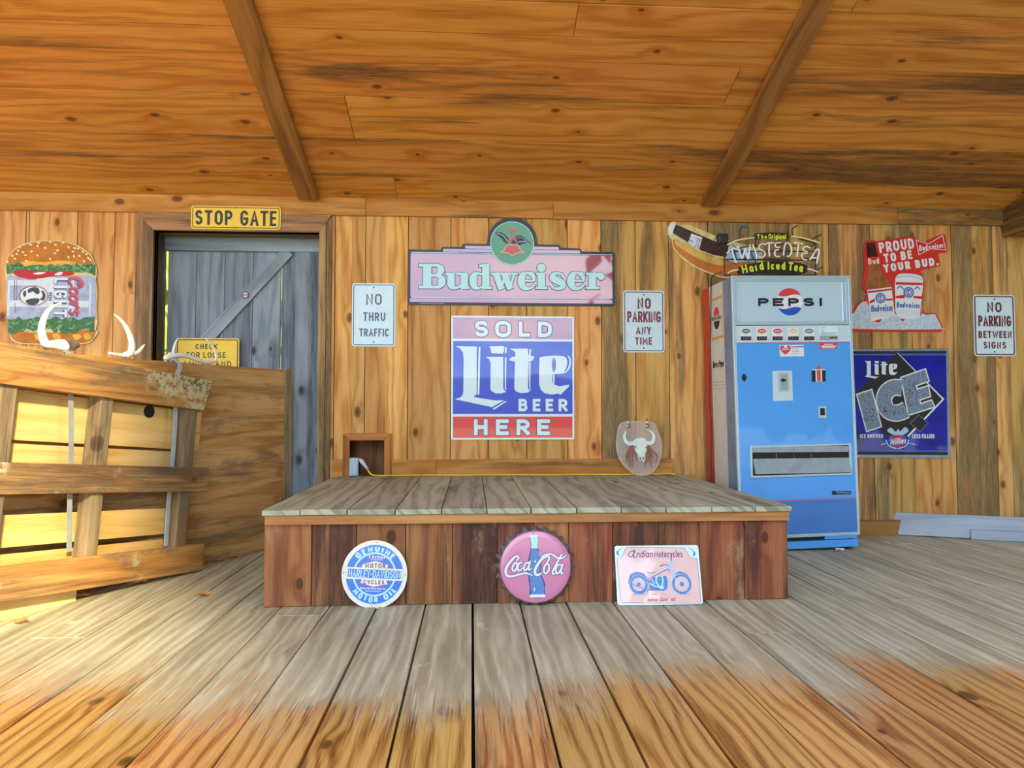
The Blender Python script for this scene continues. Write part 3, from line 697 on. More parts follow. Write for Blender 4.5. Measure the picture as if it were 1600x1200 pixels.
# straps looped over partition and pallet
def onpal(px, py, dep): return onP(px, py, P0+pn*dep, pn)
def strap(name, label, cat, pts, w, t, mat):
    bm = bmesh.new(); prev = None; P = [Vector(a) for a in sm([tuple(b) for b in pts], 5)]
    side = (UP).normalized()
    for i, a in enumerate(P):
        tn = (P[min(i+1, len(P)-1)]-P[max(i-1, 0)]).normalized(); s = (side-tn*side.dot(tn)).normalized(); nrm = tn.cross(s)
        r = [bm.verts.new(a+s*x*w/2+nrm*y*t/2) for x, y in ((-1, -1), (1, -1), (1, 1), (-1, 1))]
        if prev:
            for k in range(4): bm.faces.new((prev[k], prev[(k+1) % 4], r[(k+1) % 4], r[k]))
        prev = r
    o = build(name, bm, mat); tag(o, label, cat); return o
def hwp(x, y, z): return hw_rot @ Vector((x, y, z))+A0
def hwx(px, py): return (hw_rot.inverted() @ (onP(px, py, A0, hw_rot @ Vector((0, 1, 0)))-A0)).x
a = hwx(105, 545)
strap('strap', 'thin flat grey strap hanging over the pallet left of its middle upright', 'strap', [hwp(a, .02, HT-.1), hwp(a, .022, HT-.01), hwp(a, .008, HT+.012), hwp(a, -.02, HT-.01), onpal(108, 560, .06), onpal(111, 640, .06), onpal(111, 710, .06), onpal(109, 780, .06), onpal(108, 862, .06)], .026, .003, 'strap_grey')
a = hwx(272, 562)
strap('strap', 'blue-grey strap hanging over the partition beside the right pallet upright', 'strap', [hwp(a, .022, HT-.1), hwp(a, .022, HT-.01), hwp(a+.01, .008, HT+.012), hwp(a+.03, -.015, HT-.02), onpal(275, 595, .06), onpal(274, 650, .06), onpal(270, 715, .06), onpal(263, 790, .06), onpal(259, 853, .06)], .024, .008, 'strap_blue')

# shed antlers on top of the partition
def antler(label, beams, base=None):
    o = empty('antler', hwp(beams[0][0][0], beams[0][0][1], HT+.005), hw_rot); tag(o, label, 'antler', 'antlers on top of the partition')
    b0 = Vector((beams[0][0][0], beams[0][0][1], HT+.005))
    for i, (*pts, r0, r1) in enumerate(beams):
        P = [Vector((x, y, HT+.005+z))-b0 for x, y, z in pts]
        rs = [r0+(r1-r0)*(k/(len(P)-1))**1.4 for k in range(len(P))]
        bm = bmesh.new(); a_, b_ = smt(P, rs, 6); tube(bm, a_, b_, 10); build('beam' if i == 0 else 'tine', bm, 'antler', o, smooth=True)
    if base:
        bm = bmesh.new(); tube(bm, [Vector(base)-b0+Vector((0, 0, HT)), Vector(base)-b0+Vector((.035, 0, HT+.012))], [.03, .02], 12); build('burr', bm, 'antler_base', o)
    return o
def ha(px, py): 
    q = hw_rot.inverted() @ (onP(px, py, A0+hw_rot @ Vector((0, .03, 0)), hw_rot @ Vector((0, 1, 0)))-A0); return (q.x, .03, q.z-HT-.005)
antler('large pale antler with one tall curved beam, in front of the burger sign', [[ha(104, 543), ha(85, 539), ha(71, 536), ha(65, 515), ha(70, 495), ha(79, 482), ha(93, 474), .024, .004], [ha(72, 537), ha(85, 535), ha(97, 533), ha(104, 536), .013, .008]], (ha(110, 540)[0], .03, ha(110, 540)[2]+.005))
antler('bare pale antler with one tall backward spike, left of the door frame', [[ha(196, 556), ha(204, 551), ha(206, 535), ha(198, 513), ha(188, 499), ha(178, 491), .021, .003], [ha(204, 553), ha(214, 551), ha(222, 543), ha(226, 538), .014, .003], [ha(170, 552), ha(182, 554), ha(196, 556), .008, .012]])
antler('small forked antler lying in front of the yellow warning sign', [[ha(258, 560), ha(272, 556), ha(290, 556), ha(310, 563), ha(325, 566), ha(336, 564), ha(338, 555), ha(333, 542), ha(321, 528), .015, .004], [ha(271, 557), ha(271, 548), ha(274, 536), ha(278, 529), .009, .003], [ha(276, 556), ha(266, 552), ha(262, 556), .008, .005]])

# ------------------------------------------------------------------ grey planks against the wall on the right
pA, pB = onZ(1380, 834, 0)-Vector((0, .05, 0)), onZ(1640, 847, 0)-Vector((0, .05, 0))
dv = (pB-pA); L_ = dv.length; dv.normalize()
gr = Matrix((dv, Vector((-dv.y, dv.x, 0)), Vector((0, 0, 1)))).transposed()
gp = empty('plank', pA, gr @ Matrix.Rotation(R(-5), 3, 'X')); tag(gp, 'long blue-grey weathered plank on edge along the wall, right of the vending machine', 'plank')
bm = bmesh.new(); box(bm, 0, L_+.9, 0, .03, .004, .172, 'x', jit=.003); build('board', bm, 'grey_plank', gp, bevel=.003)
xs_ = (gr.inverted() @ (onZ(1512, 840, 0)-pA)).x
sp_ = empty('plank', pA+gr @ Vector((xs_, -.032, 0)), gr); tag(sp_, 'short narrow grey plank lying in front of the long one at the right edge', 'plank')
bm = bmesh.new(); box(bm, 0, 1.2, 0, .028, .003, .072, 'x', jit=.002); build('board', bm, 'grey_plank', sp_, bevel=.003)

# ------------------------------------------------------------------ outlet box, plug and yellow cord
ob = empty('outlet_box', (wx(556, 740, D-.03), D-.03, ztop)); tag(ob, 'pale grey electrical outlet box on the stage in the small wall opening', 'outlet box')
k = .0048
bm = bmesh.new(); box(bm, -.045, .02, -.02, .06, .004, .135); build('case', bm, 'outlet_grey', ob, bevel=.006)
bm = bmesh.new(); box(bm, -.04, .014, -.026, -.021, .012, .126); build('cover', bm, 'outlet_grey', ob, bevel=.003)
bm = bmesh.new(); box(bm, .0205, .0235, -.01, .05, .02, .12); build('socket', bm, 'hole', ob)
cord = empty('extension_cord', (wx(575, 738, D-.05), D-.05, ztop+.003)); tag(cord, 'yellow extension cord plugged into the outlet box, running along the back of the stage', 'cord')
def lc(x, y, z): return (x-cord.location.x, y-cord.location.y, z-cord.location.z)
bx_ = ob.location.x
p0 = (bx_+.025, D-.03, ztop+.125); p1 = (bx_+.085, D-.04, ztop+.055)
bm = bmesh.new(); tube(bm, [lc(*p0), lc(bx_+.04, D-.032, ztop+.112), lc(*p1)], [.009, .016, .010], 10); build('plug', bm, 'plug_white', cord, smooth=True)
cp = [p1, (bx_+.1, D-.05, ztop+.03), (bx_+.14, D-.06, ztop+.0105)]
for px in range(615, 1060, 28): cp.append((wx(px, 738, D-.06), D-.05+.012*math.sin(px*.05), ztop+.008))
cp += [(wx(1046, 738, D-.06), D-.05, ztop+.012), (wx(1054, 740, D-.06), D-.08, ztop+.008)]
bm = bmesh.new(); tube(bm, [lc(*a) for a in sm(cp, 4)], .006, 8); build('cable', bm, 'cord_yellow', cord, smooth=True)

# ------------------------------------------------------------------ clear toilet seat lid with a bull skull
seat_rot = Matrix.Rotation(R(-9), 3, 'X')
so = onZ(1000, 740, ztop); 
ts = Sign('toilet_lid', 'clear oval toilet seat lid with a bull skull, leaning on the wall', 'toilet lid', (so.x, D-.115, ztop+.004), seat_rot, (940, 600, 8))
oval = sm([(260, 455), (610, 455), (680, 540), (738, 700), (735, 850), (690, 985), (615, 1075), (500, 1112), (395, 1082), (295, 1005), (215, 890), (183, 740), (195, 590)], 5, True)
oval = ts.pts(oval); mz = min(q[1] for q in oval); oval = [(a, b-mz) for a, b in oval]
dzs = -mz
ts.add('lid', 'acrylic', [oval], .012, .016)
rim = oval+[oval[0]]; ts.add('rim', 'acrylic', ribbon(rim, .012), .016, .006)
sk = [(380, 690), (420, 655), (475, 645), (530, 655), (560, 700), (555, 760), (548, 800), (530, 850), (525, 920), (515, 950), (500, 940), (490, 900), (478, 935), (465, 940), (450, 905), (440, 850), (405, 800), (400, 750), (385, 725)]
ts.add('skull', 'bone', shift([ts.pts(sk)], 0, dzs), .026, .009)
ts.add('eye', 'feather', shift(ts.disc(412, 760, 10, 15)+ts.disc(545, 765, 10, 15)+ts.disc(470, 900, 8, 22)+ts.disc(508, 900, 8, 22), 0, dzs), .0265, .001, each=True)
ts.add('horn', 'bone', shift(ts.stroke([(385, 715), (330, 715), (290, 685), (275, 630), (285, 585), (302, 552)], [46, 46, 40, 34, 22, 4]), 0, dzs), .025, .008)
ts.add('horn', 'bone', shift(ts.stroke([(555, 705), (600, 712), (635, 680), (638, 620), (615, 575), (560, 545)], [44, 46, 40, 34, 24, 4]), 0, dzs), .025, .008)
ft = []
for a in ([(375, 690), (372, 740), (335, 790), (300, 870), (310, 960)], [(372, 740), (350, 830), (340, 1010)], [(372, 740), (380, 850), (372, 1020)], [(372, 745), (405, 840), (432, 930)], [(555, 690), (580, 770), (560, 900), (530, 1000)], [(578, 750), (600, 850), (612, 1005)], [(578, 750), (640, 820), (680, 870), (665, 940)], [(580, 760), (580, 880), (570, 960)], [(372, 745), (320, 850), (335, 930)], [(580, 755), (625, 870), (640, 900)]): ft += ts.stroke(a, [6]+[14]*(len(a)-2)+[6])
ts.add('feather', 'feather', shift(ft, 0, dzs), .022, .005)
for zx in (320, 560):
    a = ts.p(zx, 480); bm = bmesh.new(); cyl(bm, (a[0], -.028, a[1]+dzs-.01), (a[0], -.0, a[1]+dzs-.01), .013); cyl(bm, (a[0], -.02, a[1]+dzs-.01), (a[0], -.02, a[1]+dzs+.045), .009, .006)
    build('hinge', bm, 'chrome', ts.root, smooth=True)

# ------------------------------------------------------------------ a few dry leaves
lfs = [((127, 934), 'curled dry leaf on the floor just under the pallet end'), ((218, 912), 'pale scrap of leaf on the floor below the right half of the pallet'), ((345, 878), 'dry leaf where the plywood meets the floor near the stage'), ((372, 872), 'small dry leaf against the plywood close to the stage corner'), ((318, 932), 'brown leaf flake on the floor boards between pallet and stage'), ((34, 975), 'dry leaf at the far left edge of the floor'), ((1312, 862), 'white scrap at the foot of the vending machine'), ((1412, 852), 'thin straw lying on the floor in front of the grey plank')]
for (px, py), lb in lfs:
    q = onZ(px, py, 0); bm = bmesh.new(); n = 7; s_ = rnd.uniform(.016, .035); a0 = rnd.uniform(0, 6)
    if 'straw' in lb: tube(bm, [(-.05, 0, .004), (0, .01, .006), (.06, .012, .004)], .003, 6)
    else:
        top = []; bot = []
        for i in range(n*2):
            a = math.pi*i/n; rr = s_*(1 if i % 2 else .62); p_ = Vector((math.cos(a+a0)*rr*1.5, math.sin(a+a0)*rr, .006+.016*abs(math.cos(a*1.5))))
            top.append(bm.verts.new(p_)); bot.append(bm.verts.new(p_-Vector((0, 0, .0015))))
        bm.faces.new(top); bm.faces.new(bot[::-1])
        for i in range(n*2): bm.faces.new((top[i], bot[i], bot[(i+1) % (2*n)], top[(i+1) % (2*n)]))
    o = build('straw' if 'straw' in lb else 'leaf_scrap', bm, 'plug_white' if 'white' in lb else ('litter' if 'pale' in lb or 'straw' in lb else 'dry_leaf')); o.location = (q.x, q.y, .001); tag(o, lb, 'litter' if 'leaf' not in lb else 'leaf', 'bits of litter on the floor')

# ------------------------------------------------------------------ traffic signs
def plain_sign(name, label, box4, cat='sign', face='sign_white', rim='slate', lines=(), ink='slate', zoom=(0, 0, 1), r=5, tilt=0, Y=D, screws=True, group=None, inset=2.6, rw=1.3):
    x0, y0, x1, y1 = box4
    s_ = Sign(name, label, cat, onY(zoom[0]+(x0+x1)/2/zoom[2], zoom[1]+(y0+y1)/2/zoom[2], Y), Matrix.Rotation(R(tilt), 3, 'Y'), zoom, group)
    u = zoom[2]
    s_.add('plate', face, s_.rect(x0, y0, x1, y1, r*u), .006, .004)
    s_.add('border', rim, s_.frame(x0+inset*u, y0+inset*u, x1-inset*u, y1-inset*u, (r-2)*u, rw*u), .0068)
    for t, a, b, c, d, w, ik in lines: s_.add('lettering', ik or ink, s_.text(t, a, b, c, d, w), .0068)
    if screws:
        for yy in (y0+(y1-y0)*.07, y1-(y1-y0)*.07): s_.add('bolt', 'black', s_.disc((x0+x1)/2, yy, 1.2*u), .0085, .002)
    return s_
zC = (500, 320, 2.857)
plain_sign('traffic_sign', 'white traffic sign reading NO THRU TRAFFIC, between door and opening', (143, 351, 337, 633), zoom=zC, lines=[('NO', 207, 398, 276, 447, 7, None), ('THRU', 193, 481, 292, 519, 6.5, None), ('TRAFFIC', 176, 553, 308, 588, 6, None)])
plain_sign('parking_sign', 'white sign with maroon letters NO PARKING ANY TIME', (1352, 383, 1537, 659), zoom=zC, rim='faded_maroon', ink='faded_maroon', lines=[('NO', 1416, 417, 1476, 465, 9, None), ('PARKING', 1371, 476, 1521, 525, 8, None), ('ANY', 1410, 545, 1477, 579, 6.5, None), ('TIME', 1406, 592, 1481, 625, 6.5, None)])
zF = (1300, 340, 5.333)
plain_sign('parking_sign', 'white sign reading NO PARKING BETWEEN SIGNS, at far right of the wall', (1176, 645, 1522, 1155), zoom=zF, rim='maroon', ink='maroon', rw=1.9, lines=[('NO', 1288, 706, 1407, 790, 15, None), ('PARKING', 1214, 818, 1487, 907, 15, None), ('BETWEEN', 1216, 946, 1492, 1005, 12, None), ('SIGNS', 1258, 1036, 1446, 1092, 11, None)])
zA = (0, 300, 2.963)
plain_sign('gate_sign', 'yellow sign reading STOP GATE on the door header', (886, 66, 1301, 174), zoom=zA, face='yellow', rim='faded_black', ink='faded_black', Y=D-.026, rw=1.2, r=5, lines=[('STOP', 905, 86, 1077, 153, 12, None), ('GATE', 1114, 88, 1281, 158, 12, None)])
yS = DY-.03
plain_sign('warning_sign', 'yellow warning sign beginning CHECK FOR LOOSE, fixed low on the old door', (814, 677, 1108, 905), zoom=zA, face='yellow', rim='black', ink='faded_black', Y=yS, rw=1.6, r=5, screws=False,
           lines=[('CHECK', 907, 705, 1007, 727, 4.5, None), ('FOR LOOSE', 866, 742, 1046, 768, 4.5, None), ('LINING AND', 856, 783, 1072, 808, 4.5, None)])
# small red cap on the door brace
s_ = Sign('red_badge', 'small round red badge nailed on the diagonal door brace', 'badge', onY(384, 461, DY-.024), None, (0, 300, 2.963))
s_.add('cap', 'gloss_red', [[(.024*math.cos(a)*(1+.06*(i % 2)), .024*math.sin(a)*(1+.06*(i % 2))) for i, a in enumerate([2*math.pi*j/32 for j in range(32)])]], .008, .008)
s_.add('face', 'maroon', s_.ring(1137, 477, 14, 4)+s_.stroke([(1124, 477), (1150, 477)], 5), .0088)

# ------------------------------------------------------------------ long red beer sign with medallion
yB = (630, 330, 4.706)
s_ = Sign('beer_sign', 'long embossed red sign with silver slab lettering and a green eagle medallion', 'sign', onY(800, 432, D), None, yB)
out = [(35, 290), (45, 283), (275, 290), (285, 266), (430, 264), (440, 242), (615, 245)]
arcp = [(800+182*math.cos(R(a)), 230-182*math.sin(R(a))) for a in range(178, -1, -9)]
out = out+arcp+[(985, 248), (1145, 250), (1158, 272), (1300, 278), (1315, 300), (1540, 303), (1551, 315), (1554, 690), (1540, 700), (45, 690), (33, 680)]
s_.add('plate', 'gloss_black', [s_.pts(out)], .012, .010)
s_.add('panel', 'gloss_red', s_.rect(55, 322, 1535, 640, 6), .016, .004)
s_.add('lower_band', 'gloss_red', s_.rect(50, 648, 1535, 676, 4), .0145, .003)
s_.add('step', 'gloss_red', s_.rect(455, 262, 1142, 278, 2)+s_.rect(295, 286, 1298, 304, 2), .0145, .003)
s_.add('rule', 'steel', s_.rect(60, 640, 1520, 645)+s_.rect(60, 312, 1535, 318)+s_.rect(455, 278, 1142, 282)+s_.rect(295, 304, 1298, 307), .0145, .003)
s_.add('small_print', 'aqua', s_.rect(120, 679, 300, 681), .013)
def budlet(k=0):
    st = lambda x, y0, y1, w=54: ([(x, y0), (x, y1)], w+k)
    L = [st(178, 392-k/2, 572+k/2, 62), ([(115-k/2, 401), (240, 401)], 22+k), ([(115-k/2, 561), (240, 561)], 22+k),
         ([(200, 401), (245, 401), (270, 415), (278, 436), (270, 458), (245, 474), (200, 474)], [20+k, 22+k, 40+k, 54+k, 40+k, 22+k, 18+k]),
         ([(200, 478), (255, 478), (280, 495), (284, 520), (278, 545), (255, 562), (200, 562)], [18+k, 22+k, 44+k, 60+k, 44+k, 22+k, 20+k]),
         st(352, 455, 550), ([(312-k/2, 465), (372, 465)], 20+k), ([(350, 535), (360, 558), (385, 567), (412, 560), (440, 535)], [54+k, 44+k, 24+k, 18+k, 18+k]), st(450, 455, 577), ([(396, 465), (470, 465)], 20+k), ([(440, 566), (487+k/2, 566)], 20+k),
         ([(585, 470), (550, 462), (522, 476), (514, 515), (522, 555), (550, 570), (590, 555)], [14+k, 22+k, 44+k, 56+k, 44+k, 22+k, 14+k]), st(607, 393, 577), ([(556-k/2, 407), (620, 400)], 20+k), ([(600, 567), (652+k/2, 567)], 20+k),
         ([(678, 458), (722, 578+k/2)], 46+k), ([(720, 572), (750, 468)], 18+k), ([(742, 458), (786, 578+k/2)], 46+k), ([(784, 572), (815, 465)], 18+k), ([(645-k/2, 464), (715, 464)], 18+k), ([(720, 464), (775, 464)], 18+k), ([(788, 464), (842+k/2, 464)], 18+k)]
    for dx in (0, 363): L.append(([(885+dx, 515), (955+dx, 515), (957+dx, 492), (942+dx, 468), (910+dx, 459), (882+dx, 470), (866+dx, 515), (880+dx, 558), (914+dx, 573), (945+dx, 563), (968+dx, 538)], [16+k, 16+k, 30+k, 36+k, 18+k, 42+k, 54+k, 44+k, 22+k, 20+k, 12+k]))
    L += [st(1014, 458, 578), ([(975-k/2, 465), (1030, 465)], 20+k), ([(972-k/2, 568), (1058+k/2, 568)], 20+k),
          ([(1178, 492), (1162, 468), (1127, 460), (1098, 474), (1100, 498), (1132, 515), (1164, 532), (1172, 555), (1142, 573), (1105, 568), (1080, 542)], [22+k, 18+k, 22+k, 36+k, 50+k, 52+k, 50+k, 36+k, 22+k, 18+k, 20+k]),
          st(1387, 458, 578), ([(1340-k/2, 465), (1400, 465)], 20+k), ([(1338-k/2, 568), (1440+k/2, 568)], 20+k), ([(1400, 505), (1420, 472), (1455, 468)], [18+k, 24+k, 30+k])]
    o = []
    for p_, w_ in L: o += s_.stroke(p_, w_, 4 if len(p_) > 2 else 1, cap=False)
    return o+s_.disc(1014, 420, 32+k/2)+s_.disc(1452, 484, 26+k/2)
s_.add('lettering_edge', 'navy', budlet(9), .0175, .0015)
s_.add('lettering', 'aqua', budlet(0), .021, .003)
s_.add('medallion', 'gloss_green', s_.disc(800, 240, 156, n=48), .020, .009)
s_.add('medallion_rim', 'aqua', s_.ring(800, 240, 158, 5), .0205, .009)
s_.add('wing', 'navy', [s_.pts(q) for q in (sm([(675, 163), (712, 158), (750, 180), (775, 215), (778, 242), (748, 238), (720, 205)], 3, True), sm([(800, 215), (838, 185), (872, 188), (905, 215), (938, 250), (890, 240), (850, 256), (800, 250)], 3, True))], .0215, .001)
s_.add('wing_feather', 'pale_blue', s_.stroke([(690, 165), (735, 185), (765, 225)], 5)+s_.stroke([(850, 232), (890, 228), (925, 248)], 6)+s_.stroke([(835, 200), (870, 200), (905, 225)], 3), .022)
s_.add('letter_emblem', 'brick_red', s_.stroke([(770, 245), (802, 150), (836, 245)], 13, 1)+s_.stroke([(782, 215), (822, 215)], 9, 1)+s_.stroke([(775, 150), (802, 135), (830, 150)], 10), .0225)
s_.add('scroll', 'gold', s_.stroke([(715, 305), (740, 290), (765, 255), (840, 255), (862, 290), (890, 305)], 9)+s_.stroke([(712, 308), (770, 312), (800, 332), (835, 312), (888, 308)], 8)+s_.stroke([(780, 148), (802, 125), (826, 148)], 4), .022)
s_.add('shield', 'brick_red', [s_.pts([(765, 262), (840, 262), (858, 298), (800, 322), (745, 298)])], .0217)

# ------------------------------------------------------------------ square enamel sign
yC = (690, 480, 5.4545)
s_ = Sign('enamel_sign', 'square enamel sign in pink, blue and red bands, below the long red sign', 'sign', onY(802, 591, D), None, yC)
s_.add('plate', 'gloss_white', s_.rect(82, 78, 1128, 1128, 6), .012, .010)
s_.add('band', 'gloss_red', s_.rect(98, 92, 1113, 272), .0126)
s_.add('band', 'gloss_blue', s_.rect(98, 292, 1113, 910), .0126)
s_.add('band', 'gloss_scarlet', s_.rect(98, 932, 1113, 1112), .0126)
def word(t, boxes, w, d=.0142):
    e = []; f_ = []
    for ch, b in zip(t, boxes):
        e += s_.text(ch, b[0]-5, b[1]-5, b[2]+5, b[3]+5, w+11); f_ += s_.text(ch, *b, w)
    s_.add('lettering_edge', 'ink_blue', e, d-.0006); s_.add('lettering', 'gloss_white', f_, d)
word('SOLD', ((280, 117, 397, 255), (455, 117, 592, 258), (656, 124, 752, 255), (818, 124, 938, 258)), 33)
word('HERE', ((275, 955, 392, 1090), (462, 955, 572, 1090), (637, 955, 750, 1090), (812, 955, 922, 1090)), 33)
s_.add('lettering', 'gloss_white', s_.text('BEER', 655, 782, 1070, 888, 24, track=.25), .0136)
LITE = [[(115, 335), (140, 333), (300, 337), (300, 745), (285, 750), (275, 765), (345, 778), (460, 795), (535, 792), (430, 852), (115, 785), (160, 770), (178, 750), (185, 720), (188, 440), (180, 385), (155, 350)],
        [(405, 335), (525, 333), (535, 345), (530, 380), (520, 398), (425, 395), (418, 360)],
        [(378, 425), (525, 425), (525, 690), (535, 710), (550, 722), (510, 735), (460, 735), (430, 718), (415, 700), (418, 480), (405, 445)],
        [(575, 355), (735, 355), (738, 410), (790, 422), (785, 440), (765, 462), (740, 465), (735, 690), (745, 710), (755, 715), (720, 730), (670, 733), (630, 715), (618, 690), (625, 465), (575, 455), (580, 440), (600, 425), (625, 425), (628, 385), (600, 365)],
        [(832, 430), (880, 418), (960, 413), (1040, 418), (1065, 440), (1070, 475), (1060, 520), (1040, 555), (1010, 570), (962, 572), (942, 578), (942, 640), (960, 660), (1000, 675), (1085, 660), (1010, 735), (940, 745), (880, 735), (845, 705), (830, 660), (828, 560)]]
ACC = [[(316, 338), (331, 338), (322, 745), (306, 745)], [(542, 800), (556, 803), (450, 872), (432, 866)], [(541, 340), (556, 345), (551, 395), (538, 395)], [(538, 430), (552, 430), (548, 690), (553, 708), (538, 700)], [(748, 358), (763, 360), (758, 415), (745, 412)], [(744, 470), (758, 470), (754, 690), (762, 710), (747, 700)], [(948, 580), (961, 580), (961, 655), (948, 645)], [(1075, 662), (1085, 662), (1085, 675), (1010, 748), (998, 742)]]
s_.add('logo_edge', 'ink_blue', ribbon([s_.p(*q) for q in LITE[4]]+[s_.p(*LITE[4][0])], .004)+ribbon([s_.p(*q) for q in LITE[0]]+[s_.p(*LITE[0][0])], .004), .0132)
s_.add('logo', 'gloss_white', [s_.pts(q) for q in LITE], .0142, .0014)
s_.add('logo_accent', 'gloss_white', [s_.pts(q) for q in ACC]+s_.stroke([(1076, 418), (1093, 450), (1086, 510), (1062, 548), (1022, 566)], [8, 12, 14, 12, 5]), .0138)
s_.add('logo_eye', 'ink_blue', s_.ring(955, 492, 13, 6, 55), .0146); s_.add('logo_eye', 'gloss_blue', s_.disc(955, 492, 8, 46), .0144)
s_.add('grommet', 'nail', [q for x, y in ((605, 86), (605, 1122), (92, 86), (1118, 86), (92, 1120), (1118, 1120)) for q in s_.disc(x, y, 4)], .0135, each=True)

# ------------------------------------------------------------------ burger-shaped tin sign
yA = (0, 360, 6.0)
s_ = Sign('burger_sign', 'burger-shaped tin sign with a beer can for the patty, left of the door', 'sign', onY(81, 458, D), None, yA)
outl = sm([(60, 330), (80, 250), (150, 170), (270, 118), (420, 96), (560, 98), (690, 125), (800, 180), (870, 245), (893, 320), (912, 360), (910, 425), (905, 470), (918, 560), (912, 780), (920, 850), (905, 930), (925, 950), (890, 1010), (840, 1055), (700, 1072), (250, 1070), (140, 1045), (100, 990), (85, 900), (75, 780), (62, 640), (68, 470), (55, 410)], 3, True)
s_.add('plate', 'bread_light', [s_.pts(outl)], .008, .006)
s_.add('bun', 'bun', [s_.pts(sm([(72, 330), (88, 255), (155, 178), (275, 128), (420, 104), (560, 106), (685, 133), (790, 188), (860, 250), (885, 330), (870, 375), (700, 400), (300, 400), (120, 380)], 3, True))], .010, .002)
s_.add('bun_glow', 'bun_light', [s_.pts(sm([(140, 335), (260, 290), (420, 300), (560, 285), (700, 300), (800, 345), (640, 365), (380, 345), (220, 355)], 3, True))], .0106)
seeds = [(225, 207, 20), (305, 200, -10), (362, 150, 40), (433, 167, 15), (530, 138, -5), (548, 190, -10), (522, 218, 15), (247, 235, 10), (195, 160, 10), (178, 192, 50), (168, 225, 50), (125, 240, 70), (150, 268, 0), (358, 237, 40), (478, 270, 60), (255, 287, 0), (650, 160, 50), (692, 202, 30), (708, 170, 30), (740, 172, 0), (788, 203, 40), (752, 242, 40), (700, 245, 80), (650, 255, 60), (795, 292, 60), (835, 262, 60), (818, 225, 50), (855, 280, 50), (370, 120, 0), (480, 112, 0), (600, 118, 0), (295, 137, 10), (80, 297, 60)]
sp_ = []
for x, y, a in seeds:
    c, n_ = math.cos(R(a)), math.sin(R(a)); sp_.append(s_.pts([(x+14*math.cos(t)*c-8*math.sin(t)*n_, y+14*math.cos(t)*n_+8*math.sin(t)*c) for t in [2*math.pi*i/10 for i in range(10)]]))
s_.add('sesame_seed', 'sesame', sp_, .0112)
def lettuce(y0, y1, x0, x1, seed):
    r_ = random.Random(seed); up = []; dn = []
    for i in range(25):
        x = x0+(x1-x0)*i/24; up.append((x, y0+r_.uniform(-18, 22))); dn.append((x, y1+r_.uniform(-30, 30)))
    vein = []
    for _ in range(46):
        x = r_.uniform(x0+15, x1-25); y = r_.uniform(y0+12, y1-12); vein += s_.stroke([(x, y), (x+r_.uniform(-25, 25), y+r_.uniform(-24, 10)), (x+r_.uniform(-50, 50), y+r_.uniform(-28, 28))], [4, 9, 3], 3)
    q = s_.pts(up)+s_.pts(dn)[::-1]; n_ = len(up); U_, D_ = s_.pts(up), s_.pts(dn)
    return [[U_[i], U_[i+1], D_[i+1], D_[i]] for i in range(n_-1)], vein
s_.add('can', 'can_silver', [s_.pts(sm([(82, 430), (200, 435), (700, 430), (890, 440), (905, 600), (900, 800), (850, 840), (120, 830), (78, 790), (70, 600)], 3, True))], .0105, .002)
s_.add('can_face', 'can_light', s_.rect(95, 470, 500, 520)+s_.rect(90, 660, 840, 720)+s_.rect(350, 440, 520, 660)+s_.rect(650, 440, 700, 800)+s_.rect(845, 500, 860, 800)+s_.rect(78, 470, 100, 800), .0110)
s_.add('can_stripe', 'plum', s_.rect(140, 470, 147, 660)+s_.rect(162, 470, 167, 660)+s_.rect(150, 680, 155, 770), .0114)
lf, vn = lettuce(320, 405, 70, 900, 3); s_.add('lettuce', 'lettuce', lf, .0116); s_.add('lettuce_vein', 'lettuce_light', vn, .0124)
s_.add('tomato', 'tomato', [s_.pts(sm([(130, 392), (230, 372), (360, 385), (500, 390), (620, 380), (700, 405), (650, 428), (520, 432), (400, 450), (300, 460), (190, 440)], 3, True))], .0130)
s_.add('tomato_shine', 'blush', [s_.pts(sm([(320, 408), (380, 395), (440, 400), (370, 418)], 3, True)), s_.pts(sm([(520, 418), (570, 392), (600, 402), (570, 424)], 3, True))], .0136)
s_.add('portrait', 'label_white', s_.disc(325, 615, 128, 92), .0120)
s_.add('portrait_border', 'faded_maroon', s_.ring(325, 615, 128, 5, 92)+s_.ring(325, 615, 138, 2, 100), .0124)
s_.add('portrait_ink', 'black', [s_.pts(sm([(270, 560), (320, 535), (370, 545), (380, 590), (350, 600), (320, 575), (280, 590)], 3, True)), s_.pts(sm([(225, 590), (250, 565), (255, 610), (235, 625)], 3, True)), s_.pts(sm([(250, 660), (320, 640), (380, 645), (360, 690), (290, 702)], 3, True)), s_.pts(sm([(395, 565), (425, 580), (437, 620), (420, 660), (385, 650), (410, 615)], 3, True))], .0126)
def vtext(t, x0, y0, x1, y1, w, **kw):
    """lettering turned a quarter clockwise: reads from top to bottom"""
    X0, Z0, X1, Z1 = s_.bx(x0, y0, x1, y1); L_ = Z1-Z0; H_ = X1-X0
    return [[(X0+b, Z1-a) for a, b in q] for q in text2d(t, 0, 0, L_, H_, w*s_.k(x0, y0), **kw)]
s_.add('lettering', 'ink_blue', shift(vtext('LIGHT', 515, 448, 640, 812, 32), -.004, -.003), .0118); s_.add('lettering', 'label_white', vtext('LIGHT', 515, 448, 640, 812, 22), .0125)
s_.add('small_lettering', 'ink_blue', vtext('BEER', 468, 585, 496, 662, 6), .0122)
